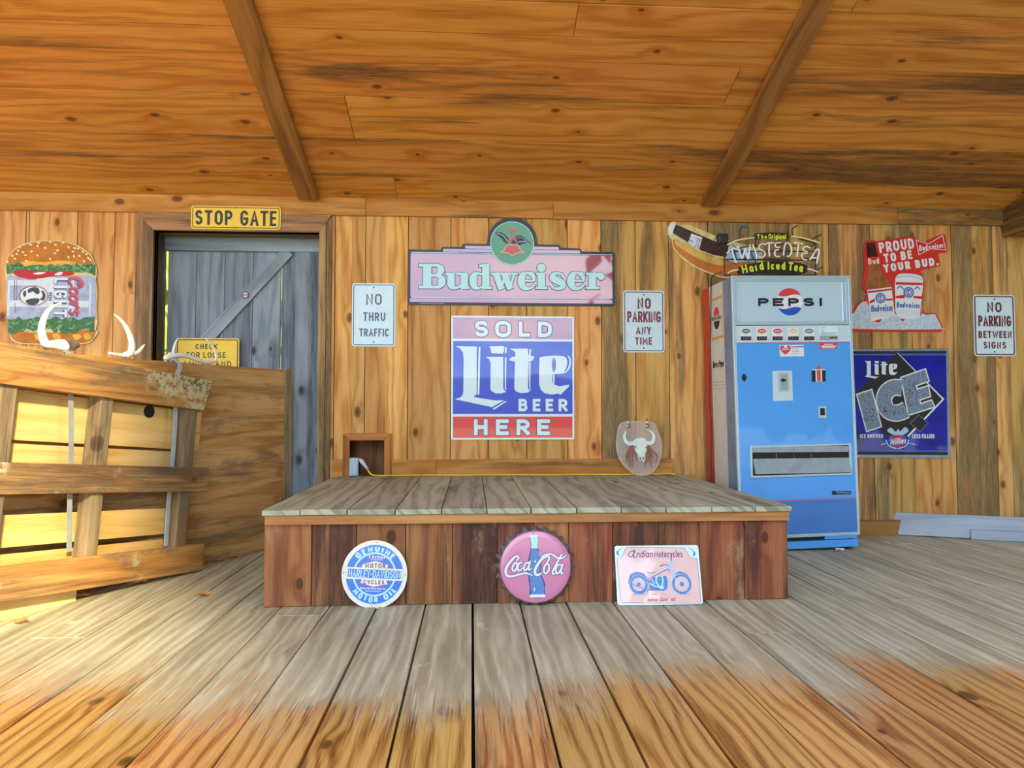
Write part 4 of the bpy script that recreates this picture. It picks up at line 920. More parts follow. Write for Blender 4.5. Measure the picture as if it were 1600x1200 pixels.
COO = [([(.24, .78), (.17, 1.08), (.07, 1.0), (.0, .5), (.04, .05), (.14, -.05), (.24, .2)], [10, 20, 26, 30, 26, 20, 8]), ([(.2, .8), (.12, .72), (.13, .95)], [10, 12, 10]),
       ([(.36, .66), (.29, .5), (.29, .1), (.36, 0), (.43, .15), (.43, .55), (.36, .66)], 18), ([(.55, .66), (.48, .5), (.48, .1), (.55, 0), (.62, .15), (.62, .55), (.55, .66)], 18),
       ([(.66, .7), (.70, .5), (.69, .0)], [12, 20, 16]), ([(.70, .4), (.76, .72), (.82, .62)], [10, 18, 20]), ([(.98, .62), (.90, .72), (.88, .48), (.96, .25), (.93, .0), (.84, .08)], [12, 18, 20, 22, 18, 8])]
cs_ = []; ce_ = []
for p_, w_ in COO:
    p_ = [(668+b*105, 438+(a+b*.05)*355) for a, b in p_]
    cs_ += s_.stroke(p_, w_); ce_ += s_.stroke([(x-7, y+6) for x, y in p_], [v+8 for v in w_] if isinstance(w_, list) else w_+8)
s_.add('script_edge', 'ink_blue', ce_, .0119); s_.add('script', 'can_red', cs_, .0126)
s_.add('bun_base', 'bun', [s_.pts(sm([(92, 930), (300, 960), (600, 955), (885, 930), (885, 990), (835, 1045), (690, 1060), (260, 1058), (150, 1035), (108, 985)], 3, True))], .0110, .002)
s_.add('bun_base_shine', 'bun_light', [s_.pts(sm([(a, 985), (a+40, 965), (a+80, 1000), (a+30, 1030)], 3, True)) for a in (330, 500, 690, 790)], .0116)
lf, vn = lettuce(825, 945, 85, 890, 5); s_.add('lettuce', 'lettuce', lf, .0128); s_.add('lettuce_vein', 'lettuce_light', vn, .0134)

# ------------------------------------------------------------------ hot dog sign behind the neon
yG = (1040, 330, 6.4)
s_ = Sign('hot_dog_sign', 'bun-shaped tin sign with a brown bottle as the hot dog, behind the neon sign', 'sign', onY(1115, 390, D), None, yG)
s_.add('plate', 'bread_light', [s_.pts(sm([(20, 235), (22, 160), (55, 110), (95, 105), (125, 138), (200, 135), (300, 165), (440, 225), (600, 290), (800, 340), (950, 390), (960, 520), (800, 640), (600, 672), (480, 640), (300, 570), (150, 465), (75, 370), (58, 290)], 3, True))], .006, .005)
s_.add('bun', 'bread_light', [s_.pts(sm([(150, 155), (205, 145), (300, 175), (440, 235), (600, 300), (800, 350), (760, 400), (500, 330), (300, 240), (190, 190)], 3, True))], .0066)
s_.add('bun', 'sausage', [s_.pts(sm([(68, 300), (90, 285), (130, 300), (300, 390), (450, 440), (560, 480), (900, 520), (800, 630), (590, 655), (480, 625), (310, 555), (165, 450), (85, 365)], 3, True))], .0066)
s_.add('bun_glow', 'bread', [s_.pts(sm([(85, 300), (120, 300), (290, 390), (440, 445), (560, 490), (570, 540), (480, 530), (330, 480), (180, 390), (100, 340)], 3, True))], .0072)
s_.add('bottle', 'bottle_brown', [s_.pts([(62, 215), (100, 135), (330, 235), (480, 300), (640, 340), (660, 470), (480, 440), (340, 390), (250, 330), (150, 270)])], .008, .002)
s_.add('neck_label', 'label_white', [s_.pts([(255, 225), (365, 265), (330, 390), (220, 320)])], .0086)
s_.add('neck_lettering', 'label_blue', s_.stroke([(285, 375), (295, 345), (325, 355), (318, 380)], 6, 1)+s_.stroke([(300, 320), (330, 330), (325, 345)], 6, 1)+s_.stroke([(305, 275), (345, 285), (335, 310), (308, 298)], 7, 1)+s_.stroke([(235, 290), (270, 310)], 9, 1), .0091)
s_.add('bottle_crown', 'label_white', [s_.pts([(25, 230), (28, 165), (58, 115), (100, 130), (78, 185), (62, 245)])], .0092, .003)
s_.add('bottle_label', 'pale_blue', [s_.pts([(630, 345), (950, 410), (940, 500), (640, 520), (600, 470)])], .0086)
s_.add('label_lettering', 'label_blue', s_.stroke([(680, 380), (700, 480)], 22, 1)+s_.stroke([(760, 390), (790, 490)], 26, 1)+s_.stroke([(850, 410), (870, 480)], 22, 1), .009)

# ------------------------------------------------------------------ red die-cut poster with bottle and can
s_ = Sign('poster_sign', 'red die-cut sign with bottle and can in ice, right of the vending machine', 'sign', onY(1405, 442, D), None, zF)
pl = [(265, 215), (285, 195), (330, 188), (375, 198), (590, 165), (680, 158), (692, 183), (770, 203), (840, 168), (920, 138), (940, 148), (957, 275), (945, 292), (880, 295), (897, 402), (735, 440), (740, 480), (768, 540), (752, 700), (742, 755), (772, 795), (850, 795), (880, 830), (922, 922), (905, 952), (60, 952), (55, 900), (100, 820), (170, 785), (215, 712), (270, 690), (285, 640), (248, 580), (268, 420), (255, 300)]
s_.add('plate', 'poster_red', [s_.pts(pl)], .007, .006)
s_.add('ice', 'snow', [s_.pts(sm([(75, 925), (110, 835), (180, 795), (225, 722), (285, 700), (330, 780), (520, 800), (740, 800), (775, 812), (850, 806), (870, 840), (908, 920), (880, 932)], 2, True))], .0076)
s_.add('bottle', 'amber', [s_.pts(sm([(282, 215), (350, 212), (368, 300), (385, 390), (420, 470), (480, 560), (470, 600), (285, 600), (290, 520), (300, 400), (285, 290)], 3, True))], .009, .002)
s_.add('bottle_neck', 'bottle_brown', [s_.pts([(278, 212), (352, 208), (372, 300), (380, 335), (290, 340), (283, 280)])], .0095)
s_.add('neck_label', 'poster_red', [s_.pts([(285, 335), (382, 325), (395, 385), (298, 395)])], .0098)
s_.add('neck_lettering', 'label_white', s_.text('Bud', 295, 340, 385, 388, 8, rot=.1), .0103)
s_.add('bottle_label', 'label_white', [s_.pts([(288, 605), (490, 580), (518, 820), (430, 850), (320, 870)])], .0096)
s_.add('can', 'label_white', [s_.pts(sm([(530, 490), (580, 468), (690, 475), (745, 500), (752, 560), (742, 660), (725, 830), (540, 825), (522, 660), (518, 560)], 3, True))], .0096)
red = [s_.pts([(525, 540), (750, 545), (748, 565), (524, 560)]), s_.pts([(524, 655), (600, 645), (600, 675), (525, 672)]), s_.pts([(672, 655), (745, 655), (742, 680), (672, 672)]), s_.pts([(292, 615), (490, 592), (492, 606), (294, 632)]), s_.pts([(305, 700), (350, 675), (352, 700), (308, 720)]), s_.pts([(440, 680), (498, 675), (500, 690), (445, 695)]), s_.pts([(335, 865), (410, 845), (390, 875)]), s_.pts([(560, 845), (605, 848), (582, 865)]), s_.pts([(738, 700), (745, 700), (735, 820), (727, 820)])]
s_.add('label_red', 'can_red', red, .0101, each=True)
s_.add('can_shade', 'snow', s_.stroke([(535, 500), (600, 490), (690, 498), (742, 520)], 16), .0101)
s_.add('crest', 'label_blue', s_.disc(632, 625, 44)+s_.disc(398, 673, 42)+s_.stroke([(540, 590), (565, 575), (590, 600)], 9)+s_.stroke([(680, 600), (705, 578), (725, 600)], 9), .0103)
s_.add('crest_mark', 'label_white', s_.ring(632, 625, 30, 4)+s_.ring(398, 673, 28, 4)+s_.text('AB', 612, 610, 652, 640, 5)+s_.text('AB', 380, 658, 418, 688, 5), .0107)
s_.add('lettering', 'label_blue', s_.text('Budweiser', 318, 728, 500, 785, 9, rot=.06, shear=.1), .0103)
s_.add('lettering', 'label_blue', s_.text('Budweiser', 530, 708, 725, 755, 9, rot=-.04, shear=.1), .0103)
s_.add('label_print', 'pale_blue', [q for y in (800, 812, 826) for q in s_.stroke([(330, y), (420, y-8), (500, y-12)], 3)]+[q for y in (775, 790, 805) for q in s_.stroke([(535, y), (720, y+5)], 3)], .0103)
for t, b_ in (('PROUD', (385, 175, 678, 295)), ('TO BE', (425, 275, 662, 375)), ('YOUR BUD.', (422, 335, 882, 455))):
    a = s_.bx(*b_); dx = (a[2]-a[0])
    z_ = .15; h_ = (a[3]-a[1])-dx*z_*.75
    cz = (a[1]+a[3])/2
    s_.add('lettering', 'label_white', text2d(t, a[0], cz-h_/2, a[2], cz+h_/2, 17*s_.k(), track=.18, rot=z_*.95, shear=.0), .0082)
s_.add('bow_tie', 'label_white', ribbon([s_.p(*q) for q in [(695, 190), (800, 222), (915, 150), (943, 272), (815, 262), (718, 312), (695, 190)]], 5*s_.k()), .0082)
s_.add('bow_tie_lettering', 'label_white', s_.text('Budweiser', 716, 222, 922, 268, 8, rot=.14, shear=.15), .0082)

# ------------------------------------------------------------------ blue ice sign low on the right
zG = (1300, 520, 3.43)
s_ = Sign('ice_beer_sign', 'blue square sign with a black diamond and grey letters, partly behind the vending machine', 'sign', onY(1400, 630, D), None, zG)
s_.add('plate', 'steel', [s_.pts([(68, 88), (618, 85), (632, 672), (66, 668)])], .012, .010)
s_.add('field', 'deep_blue', [s_.pts([(82, 100), (605, 98), (615, 655), (80, 652)])], .0126)
s_.add('band', 'black', [s_.pts([(82, 100), (605, 98), (605, 110), (82, 112)]), s_.pts([(80, 636), (614, 640), (615, 655), (80, 652)])], .0131)
s_.add('rule', 'label_blue', [s_.pts([(82, 114), (605, 112), (605, 122), (82, 122)]), s_.pts([(80, 628), (614, 630), (614, 637), (80, 634)])], .0131)
s_.add('diamond', 'black', [s_.pts([(345, 108), (590, 356), (375, 575), (280, 545), (100, 345)])], .0135)
s_.add('diamond_edge', 'label_white', s_.stroke([(345, 108), (590, 356), (400, 555)], [3, 8, 9], 1, False), .014)
s_.add('small_diamond', 'black', [s_.pts([(458, 440), (508, 484), (465, 530), (413, 485)])], .0145); s_.add('small_diamond_edge', 'grey_ice', s_.stroke([(458, 440), (508, 484), (465, 530), (413, 485), (458, 440)], 3, 1, False), .015)
ic = [[(130, 332), (205, 308), (255, 500), (182, 525)], [(365, 242), (492, 198), (510, 258), (442, 282), (448, 306), (507, 288), (518, 340), (460, 358), (466, 384), (525, 364), (540, 396), (405, 438)]]
cst = [(368, 296), (322, 294), (284, 322), (272, 372), (298, 420), (345, 430), (392, 412)]
s_.add('letter_shadow', 'black', shift([s_.pts(q) for q in ic], .008, -.008)+shift(s_.stroke(cst, 88, 4, False), .008, -.008), .0142)
ed = []
for q in ic: ed += ribbon([s_.p(*a) for a in q]+[s_.p(*q[0])], 13*s_.k())
s_.add('letter_edge', 'label_white', ed+s_.stroke(cst, 88, 4, False), .0150)
s_.add('lettering', 'grey_ice', [s_.pts(q) for q in ic]+s_.stroke(cst, 76, 4, False), .0158)
drops = []
rr_ = random.Random(3)
for _ in range(70):
    x, y = rr_.choice([(rr_.uniform(165, 225), rr_.uniform(360, 490)), (rr_.uniform(245, 380), rr_.uniform(385, 440)), (rr_.uniform(400, 450), rr_.uniform(260, 400))]); drops += s_.disc(x, y, rr_.uniform(2, 4), n=8)
s_.add('water_drop', 'navy', drops, .0162)
mp = lambda q: [(168+(x-115)/980*180, 152+(y-333)/540*98) for x, y in q]
s_.add('logo', 'label_white', [s_.pts(mp(q)) for q in LITE], .0150); s_.add('logo_eye', 'black', s_.disc(168+840/980*180, 152+155/540*98, 3, 9), .0154)
s_.add('lettering', 'label_white', s_.text('ICE BREWED', 145, 543, 268, 563, 4), .0140); s_.add('lettering', 'label_white', s_.text('LESS FILLING', 425, 543, 543, 565, 4), .0140)
s_.add('eagle', 'pale_blue', [s_.pts(sm([(290, 525), (310, 508), (335, 530), (348, 515), (360, 528), (385, 505), (405, 525), (380, 545), (355, 548), (320, 545)], 3, True))], .0142)
s_.add('crest', 'label_blue', s_.disc(345, 575, 48, 36), .0141); s_.add('crest_red', 'can_red', s_.disc(345, 558, 30, 10)+s_.disc(350, 598, 34, 8), .0145); s_.add('crest_lettering', 'label_white', s_.text('Miller', 305, 564, 388, 596, 6, rot=.08, shear=.2), .015)
s_.add('wreath', 'pale_blue', s_.stroke([(285, 575), (300, 605), (340, 620)], 5)+s_.stroke([(405, 575), (390, 605), (350, 620)], 5)+s_.stroke([(260, 598), (290, 590)], 4)+s_.stroke([(400, 590), (438, 598)], 4), .0142)

# ------------------------------------------------------------------ three signs leaning on the stage front
YL = YF-.024
def lean(px, py, h):
    o = onZ(px, py, .0); th = math.asin(min(max((YL-o.y)/h, .05), .5)); return Vector((o.x, o.y, .0015)), Matrix.Rotation(-th, 3, 'X')
yD = (520, 830, 9.2308)
o, r = lean(585, 948.5, .315)
s_ = Sign('oil_sign', 'round blue and cream motor oil sign leaning on the stage front', 'sign', o, r, yD)
CX, CY = 603, 620
s_.add('plate', 'gloss_cream', s_.disc(CX, CY, 474, 486, 64), .004, .003)
s_.add('field', 'oil_blue', s_.disc(CX, CY, 418, 424, 64), .0045)
s_.add('ring', 'aqua', s_.ring(CX, CY, 418, 12, 424, n=64)+s_.ring(CX, CY, 300, 26, 302, n=64), .0050)
c0 = s_.p(CX, CY); kk = s_.k()
def around(t, rad, h, w, mid, span, top=True, mat='aqua', nm='lettering'):
    st, tw = lay(t, h*kk, w*kk, .22); o_ = []
    for q in st:
        for rb in ribbon(q, w*kk):
            e = []
            for a, b in rb:
                f_ = (a/tw-.5)*span
                if top: an = R(mid-f_); rr = rad*kk+b-h*kk/2
                else: an = R(mid+f_); rr = rad*kk-b+h*kk/2
                e.append((c0[0]+math.cos(an)*rr, c0[1]+math.sin(an)*rr))
            o_.append(e)
    s_.add(nm, mat, o_, .0052)
around('GENUINE', 360, 84, 21, 88, 98); around('MOTOR', 360, 84, 21, 248, 62, False); around('OIL', 360, 84, 21, 309, 33, False)
s_.add('banner_edge', 'gloss_cream', [s_.pts([(200, 510), (1014, 546), (1002, 716), (188, 682)])], .0056)
s_.add('banner', 'oil_blue', [s_.pts([(225, 536), (990, 570), (978, 692), (214, 658)])], .0060)
s_.add('banner_lettering', 'aqua', s_.text('HARLEY-DAVIDSON', 232, 560, 980, 670, 15, rot=-.043, track=.16), .0066)
s_.add('plaque', 'gloss_cream', [s_.pts([(430, 530), (415, 500), (440, 468), (620, 425), (795, 480), (800, 515), (770, 548)]), s_.pts([(420, 690), (395, 745), (470, 765), (585, 800), (720, 775), (795, 765), (770, 705)])], .0054)
s_.add('plaque_edge', 'brick_red', s_.stroke([(430, 530), (415, 500), (440, 468), (620, 425), (795, 480), (800, 515), (770, 548)], 5, 1)+s_.stroke([(420, 690), (395, 745), (470, 765), (585, 800), (720, 775), (795, 765), (770, 705)], 5, 1), .0059)
s_.add('lettering', 'plum', s_.text('MOTOR', 470, 462, 762, 530, 13, rot=-.04), .0060); s_.add('lettering', 'plum', s_.text('CYCLES', 445, 702, 745, 762, 12, rot=-.03), .0060)
s_.add('small_lettering', 'gloss_cream', s_.text('5 Gallons', 520, 350, 758, 392, 9, rot=-.05)+s_.stroke([(550, 405), (725, 412)], 7, 1), .0054)
s_.add('small_lettering', 'gloss_cream', s_.text('Harley Davidson Motor Co.', 395, 808, 775, 836, 7, rot=-.05)+s_.stroke([(470, 858), (690, 868)], 7, 1), .0054)
s_.add('hole', 'black', s_.disc(643, 163, 8)+s_.disc(160, 598, 8)+s_.disc(1046, 630, 8)+s_.disc(561, 1075, 8), .0045, each=True)

yE = (760, 815, 8.573)
YL -= .04; o, r = lean(834, 946.5, .34); YL += .04
s_ = Sign('bottle_cap_sign', 'giant pink-red bottle cap sign with crimped grey rim, leaning on the stage front', 'sign', o, r, yE)
c0 = s_.p(658, 604); kk = s_.k(); rf = 474*kk; rb_ = 548*kk
bm = bmesh.new(); N_ = 240; rows_ = []
for t in range(7):
    f_ = t/6; row = []
    for i in range(N_):
        a = 2*math.pi*i/N_; fl = (.5+.5*math.cos(a*24))
        rad = rf+(rb_-rf)*(f_**.7)*(.35+.65*fl)
        row.append(bm.verts.new((c0[0]+math.cos(a)*rad, -.004+.036*f_, c0[1]+math.sin(a)*rad)))
    rows_.append(row)
for a, b in zip(rows_, rows_[1:]):
    for i in range(N_): bm.faces.new((a[i], b[i], b[(i+1) % N_], a[(i+1) % N_]))
bm.faces.new(rows_[-1])
build('crimped_rim', bm, 'rim_grey', s_.root, smooth=True)
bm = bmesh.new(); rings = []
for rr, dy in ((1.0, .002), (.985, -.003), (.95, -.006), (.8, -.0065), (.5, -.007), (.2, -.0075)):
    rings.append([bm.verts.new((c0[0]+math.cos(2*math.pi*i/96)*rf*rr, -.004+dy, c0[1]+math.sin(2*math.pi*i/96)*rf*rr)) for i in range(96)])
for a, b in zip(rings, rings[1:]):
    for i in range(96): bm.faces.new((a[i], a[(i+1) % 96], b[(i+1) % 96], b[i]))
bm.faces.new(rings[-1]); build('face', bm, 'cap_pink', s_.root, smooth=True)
d0 = .0125
bt = [(573, 178), (687, 178), (693, 235), (684, 300), (690, 360), (722, 440), (745, 530), (732, 620), (722, 690), (758, 760), (790, 850), (786, 950), (770, 1010), (690, 1020), (592, 1006), (572, 960), (578, 880), (562, 780), (552, 690), (545, 620), (552, 530), (576, 430), (590, 360), (596, 300), (578, 240)]
s_.add('bottle', 'plum', [s_.pts(bt)], d0, .003)
s_.add('bottle_glass', 'sketch_blue', [s_.pts(q) for q in ([(600, 365), (684, 365), (715, 450), (736, 530), (722, 620), (712, 690), (745, 770), (775, 860), (770, 965), (600, 965), (592, 890), (580, 780), (572, 690), (562, 620), (570, 530), (592, 440)],)], d0+.0005)
s_.add('bottle_neck', 'aqua', [s_.pts([(580, 190), (684, 190), (690, 240), (680, 300), (684, 355), (597, 355), (602, 300), (586, 240)])], d0+.0007)
s_.add('bottle_lip', 'label_white', s_.rect(573, 174, 686, 202, 6)+s_.rect(580, 968, 782, 1008, 10), d0+.0010, each=True)
s_.add('bottle_shine', 'aqua', s_.stroke([(640, 880), (640, 920)], 16)+s_.stroke([(700, 400), (725, 480), (735, 540)], 7)+s_.stroke([(790, 860), (792, 950)], 6), d0+.0010)
CC = [([(400, 520), (428, 485), (415, 458), (375, 470), (320, 530), (272, 600), (256, 660), (270, 708), (310, 728), (370, 720), (440, 700), (520, 684), (570, 695), (622, 722)], [16, 26, 28, 30, 34, 36, 36, 34, 30, 26, 24, 26, 22, 5]),
      ([(400, 545), (366, 560), (346, 610), (352, 650), (380, 652), (404, 610), (410, 565), (400, 545)], 25), ([(475, 545), (442, 548), (418, 600), (425, 642), (450, 645), (485, 612)], [20, 24, 26, 26, 22, 12]),
      ([(560, 545), (525, 550), (500, 600), (506, 642), (530, 640), (560, 600), (575, 545)], 24), ([(582, 530), (562, 605), (572, 640), (605, 618)], [24, 24, 22, 8]),
      ([(790, 560), (832, 505), (830, 462), (785, 462), (718, 520), (665, 600), (646, 660), (660, 702), (700, 705), (745, 672)], [14, 26, 28, 30, 34, 36, 36, 34, 28, 10]), ([(715, 480), (780, 440), (870, 432), (945, 478), (1010, 482), (1070, 432)], [6, 20, 24, 26, 24, 5]),
      ([(818, 560), (782, 580), (764, 640), (776, 682), (806, 682), (832, 640), (834, 585), (818, 560)], 24), ([(1005, 432), (965, 500), (912, 600), (882, 668), (890, 695), (925, 678)], [22, 24, 26, 26, 22, 8]), ([(988, 575), (950, 575), (925, 630), (930, 682), (956, 685), (990, 640), (1010, 575)], 23), ([(1018, 562), (996, 640), (1004, 690), (1038, 672)], [24, 24, 22, 8])]
e_, f_ = [], []
for p_, w_ in CC:
    f_ += s_.stroke(p_, w_, 5); e_ += s_.stroke(p_, [v+13 for v in w_] if isinstance(w_, list) else w_+13, 5)
s_.add('script_edge', 'plum', e_, d0+.0012); s_.add('script', 'label_white', f_+s_.disc(650, 527, 13), d0+.0022, .0012)
s_.add('eyelet', 'black', s_.disc(624, 150, 6), .012)

yF = (945, 835, 9.412)
o, r = lean(1032, 945.8, .30)
s_ = Sign('motorcycle_sign', 'pink rectangular tin sign with a blue motorcycle, leaning on the stage front', 'sign', o, r, yF)
a = [s_.p(128, 155), s_.p(1345, 172), s_.p(1468, 1035), s_.p(195, 1043)]
xl, xr = (a[0][0]+a[3][0])/2, (a[1][0]+a[2][0])/2; zt, z0 = (a[0][1]+a[1][1])/2, max((a[2][1]+a[3][1])/2, .001)
rr = .012
s_.add('plate', 'ice_blue', [arc(xr-rr, zt-rr, rr, rr, 0, 90, 5)+arc(xl+rr, zt-rr, rr, rr, 90, 180, 5)+arc(xl+rr, z0+rr, rr, rr, 180, 270, 5)+arc(xr-rr, z0+rr, rr, rr, 270, 360, 5)], .004, .003)
inn = [(310, 190), (1165, 198), (1262, 350), (1352, 357), (1408, 960), (1400, 1012), (258, 1005), (232, 960), (175, 352), (242, 342)]
s_.add('field', 'blush', [s_.pts(inn)], .0046); s_.add('field_edge', 'plum', s_.stroke(inn+[inn[0]], 5, 1), .005)
s_.add('lettering', 'plum', s_.stroke([(420, 245), (370, 260), (348, 300), (365, 330), (400, 320), (430, 250), (400, 235)], [8, 10, 12, 12, 10, 12, 8])+s_.stroke([(440, 235), (415, 325), (440, 335)], 14)+s_.text('ndian', 455, 240, 695, 338, 11, shear=.2, track=.1), .0052)
s_.add('lettering', 'plum', s_.text('Motocycles', 722, 240, 1138, 338, 11, track=.16), .0052)
s_.add('lettering', 'brick_red', s_.text("Indian Chief '40", 620, 930, 1025, 985, 10, shear=.25, track=.12), .0052)
s_.add('corner_mark', 'sketch_blue', s_.stroke([(248, 195), (200, 240), (180, 270), (205, 305)], [8, 14, 34, 16])+s_.stroke([(1235, 200), (1300, 250), (1315, 285), (1295, 315)], [8, 14, 34, 16]), .0046)
s_.add('tyre', 'sketch_blue', s_.ring(497, 735, 120, 46, 118)+s_.stroke([(352, 720), (380, 610), (470, 572), (570, 600), (640, 700)], [20, 34, 40, 30, 16]), .0051)
s_.add('tyre', 'sketch_blue', s_.ring(1128, 730, 128, 38, 126)+s_.stroke([(1010, 600), (1090, 560), (1190, 590), (1235, 650)], [10, 26, 26, 14]), .0051)
s_.add('wheel_rim', 'pale_blue', s_.ring(497, 735, 84, 8)+s_.ring(1128, 730, 96, 8)+s_.ring(497, 735, 132, 5)+s_.ring(1128, 730, 142, 5), .0056)
sp_ = []
for c_, rd in (((497, 735), 84), ((1128, 730), 96)):
    for i in range(12): sp_ += s_.stroke([c_, (c_[0]+rd*math.cos(i*.5236), c_[1]+rd*math.sin(i*.5236))], 4, 1)
s_.add('spoke', 'pale_blue', sp_, .0049); s_.add('hub', 'sketch_blue', s_.disc(497, 735, 26)+s_.disc(1128, 730, 32), .0056, each=True)
s_.add('engine', 'sketch_blue', [s_.pts([(665, 650), (700, 630), (900, 610), (925, 700), (910, 800), (860, 830), (660, 825), (650, 740)])]+s_.stroke([(400, 730), (620, 820), (900, 815)], 12, 1), .0050)
s_.add('engine_detail', 'aqua', s_.stroke([(760, 620), (750, 690), (790, 760)], 20)+s_.stroke([(840, 620), (850, 690), (830, 770)], 20)+s_.stroke([(660, 720), (760, 770), (850, 760)], 16)+s_.disc(830, 780, 36, 26)+s_.stroke([(690, 660), (720, 720)], 10), .0055)
s_.add('bike_frame', 'pale_blue', s_.stroke([(650, 660), (780, 580), (930, 500), (990, 560), (1000, 620), (1128, 730)], [10, 16, 18, 24, 16, 12], 2)+s_.stroke([(950, 440), (985, 500), (1030, 540), (1020, 600)], 18)+s_.stroke([(930, 640), (950, 740), (925, 810)], 14)+s_.stroke([(620, 560), (660, 575), (740, 550)], [10, 24, 10])+s_.disc(970, 430, 30, 42), .0054)
s_.add('bike_line', 'plum', s_.stroke([(680, 630), (790, 580), (925, 512), (950, 550)], 9)+s_.stroke([(640, 640), (655, 760), (620, 850)], 7)+s_.stroke([(972, 330), (976, 390)], 8, 1)+s_.stroke([(815, 465), (880, 445), (940, 460)], [18, 8, 8])+s_.stroke([(620, 555), (680, 568), (752, 548)], 6), .0058)
s_.add('tank', 'blush', [s_.pts([(770, 600), (920, 525), (935, 560), (905, 600)])], .0056)
s_.add('ground_line', 'sketch_blue', s_.stroke([(390, 880), (620, 880)], 6, 1)+s_.stroke([(690, 882), (760, 882)], 8, 1)+s_.stroke([(820, 882), (900, 882)], 5, 1)+s_.stroke([(1060, 880), (1250, 880)], 6, 1), .0051)

# ------------------------------------------------------------------ vending machine
zE = (1080, 420, 2.607)
mr = Matrix.Rotation(R(3.2), 3, 'Z') @ Matrix.Rotation(R(-1.15), 3, 'Y')
br = onZ(1342.5, 859.5, 0)
m = Sign('vending_machine', 'tall blue soda vending machine with a pale top panel, right of the stage', 'vending machine', br+mr @ Vector((-.39, 0, .02)), mr, zE)
Wl, Wr = m.p(163, 500)[0], m.p(665, 500)[0]
Wl = (m.p(163, 35)[0]+m.p(190, 890)[0])/2; Wr = (m.p(646, 25)[0]+m.p(687, 1100)[0])/2
zt = m.p(400, 28)[1]; zb_ = .0
z = lambda v, zx=420: m.p(zx, v)[1]
x = lambda v, zy=500: m.p(v, zy)[0]
def mbox(name, mat, x0, x1, y0, y1, z0, z1, bev=.003, parent=None):
    bm = bmesh.new(); box(bm, x0, x1, y0, y1, z0, z1); return build(name, bm, mat, parent or m.root, bevel=bev)
DEP = .54
zk = z(1092)                                            # top of the kick space
mbox('cabinet', 'side_blue', Wl+.006, Wr-.004, .012, .16, zk-.0, zt-.004)
mbox('side_panel', 'side_cream', Wl+.008, Wr-.006, .16, .40, .02, zt-.006)
mbox('back_panel', 'side_red', Wl+.008, Wr-.006, .40, DEP, .02, zt-.006, .008)
mbox('base', 'machine_blue', Wl+.01, Wr-.008, .005, .14, .004, z(1112))
mbox('kick_space', 'hole', Wl+.03, Wr-.03, .02, .15, z(1110), zk-.001, 0)
mbox('kick_flap', 'machine_blue', x(545, 1095), Wr-.02, .0, .012, z(1108), z(1094), .001)
for xx in (Wl+.05, Wr-.05):
    for yy in (.05, DEP-.06):
        bm = bmesh.new(); zl = -.02-(0 if xx < 0 else .0); cyl(bm, (xx, yy, zl), (xx, yy, .03), .018); build('foot', bm, 'rubber', m.root)
def fr(name, x0, x1, z0, z1, w, y0, y1, mat, bev=.002):
    bm = bmesh.new(); box(bm, x0, x1, y0, y1, z1-w, z1); box(bm, x0, x1, y0, y1, z0, z0+w); box(bm, x0, x0+w, y0, y1, z0+w, z1-w); box(bm, x1-w, x1, y0, y1, z0+w, z1-w)
    return build(name, bm, mat, m.root, bevel=bev)
fr('trim_frame', Wl, Wr, zk-.004, zt, .018, -.006, .014, 'alloy')
fr('light_box_frame', Wl+.014, Wr-.014, z(228), z(38), .022, -.004, .012, 'alloy')
mbox('light_panel', 'panel_light', Wl+.036, Wr-.036, .006, .02, z(222), z(46), 0)
bm = bmesh.new(); box(bm, Wr-.062, Wr-.040, .0, .008, z(214), z(52)); build('panel_bevel', bm, 'alloy', m.root, bevel=.004)
mbox('selector_strip', 'strip_grey', Wl+.018, Wr-.018, -.002, .012, z(300), z(231), .001)
mbox('red_line', 'cap_pink', Wl+.018, Wr-.018, -.0045, .0, z(302), z(298.5), 0)
mbox('front_door', 'machine_blue', Wl+.018, Wr-.018, -.002, .012, z(940), z(302.5), .002)
mbox('red_line', 'cap_pink', Wl+.018, Wr-.018, -.0045, .0, z(944), z(940.5), 0)
mbox('lower_panel', 'machine_dark', Wl+.018, Wr-.018, -.002, .012, z(1080), z(944.5), .002)
mbox('trim_strip', 'alloy', Wl+.002, Wr-.002, -.008, .0, z(1090), z(1080.5), .002)
# emblem and lettering on the top panel (panel front at y = +.006)
d = -.005
ec = m.p(403, 134); er = 53*m.k(403, 134)
cap1 = [(ec[0]+er*math.cos(R(a)), ec[1]+er*math.sin(R(a))) for a in range(28, 153, 5)]
wv = [(ec[0]-er*.88+er*1.76*i/10, ec[1]+er*(.47-.07*math.sin(i/10*2*math.pi))) for i in range(11)]
m.add('emblem_cap', 'cola_red', [cap1+wv], d, .0008)
cap2 = [(ec[0]+er*math.cos(R(a)), ec[1]+er*math.sin(R(a))) for a in range(-152, -27, 5)]
wv2 = [(ec[0]+er*.88-er*1.76*i/10, ec[1]-er*(.45-.08*math.sin(i/10*2*math.pi))) for i in range(11)]
m.add('emblem_base', 'cola_blue', [cap2+wv2], d, .0008)
m.add('emblem_band', 'label_white', m.disc(403, 134, 52), d-.0006, .0008)
for ch, b in zip('PEPSI', ((274, 119, 317, 152), (334, 119, 377, 152), (397, 119, 440, 152), (458, 118, 502, 152), (524, 118, 537, 151))):
    m.add('lettering', 'navy', m.text(ch, *b, 8.8 if ch != 'I' else 10), d+.0012, .0012)
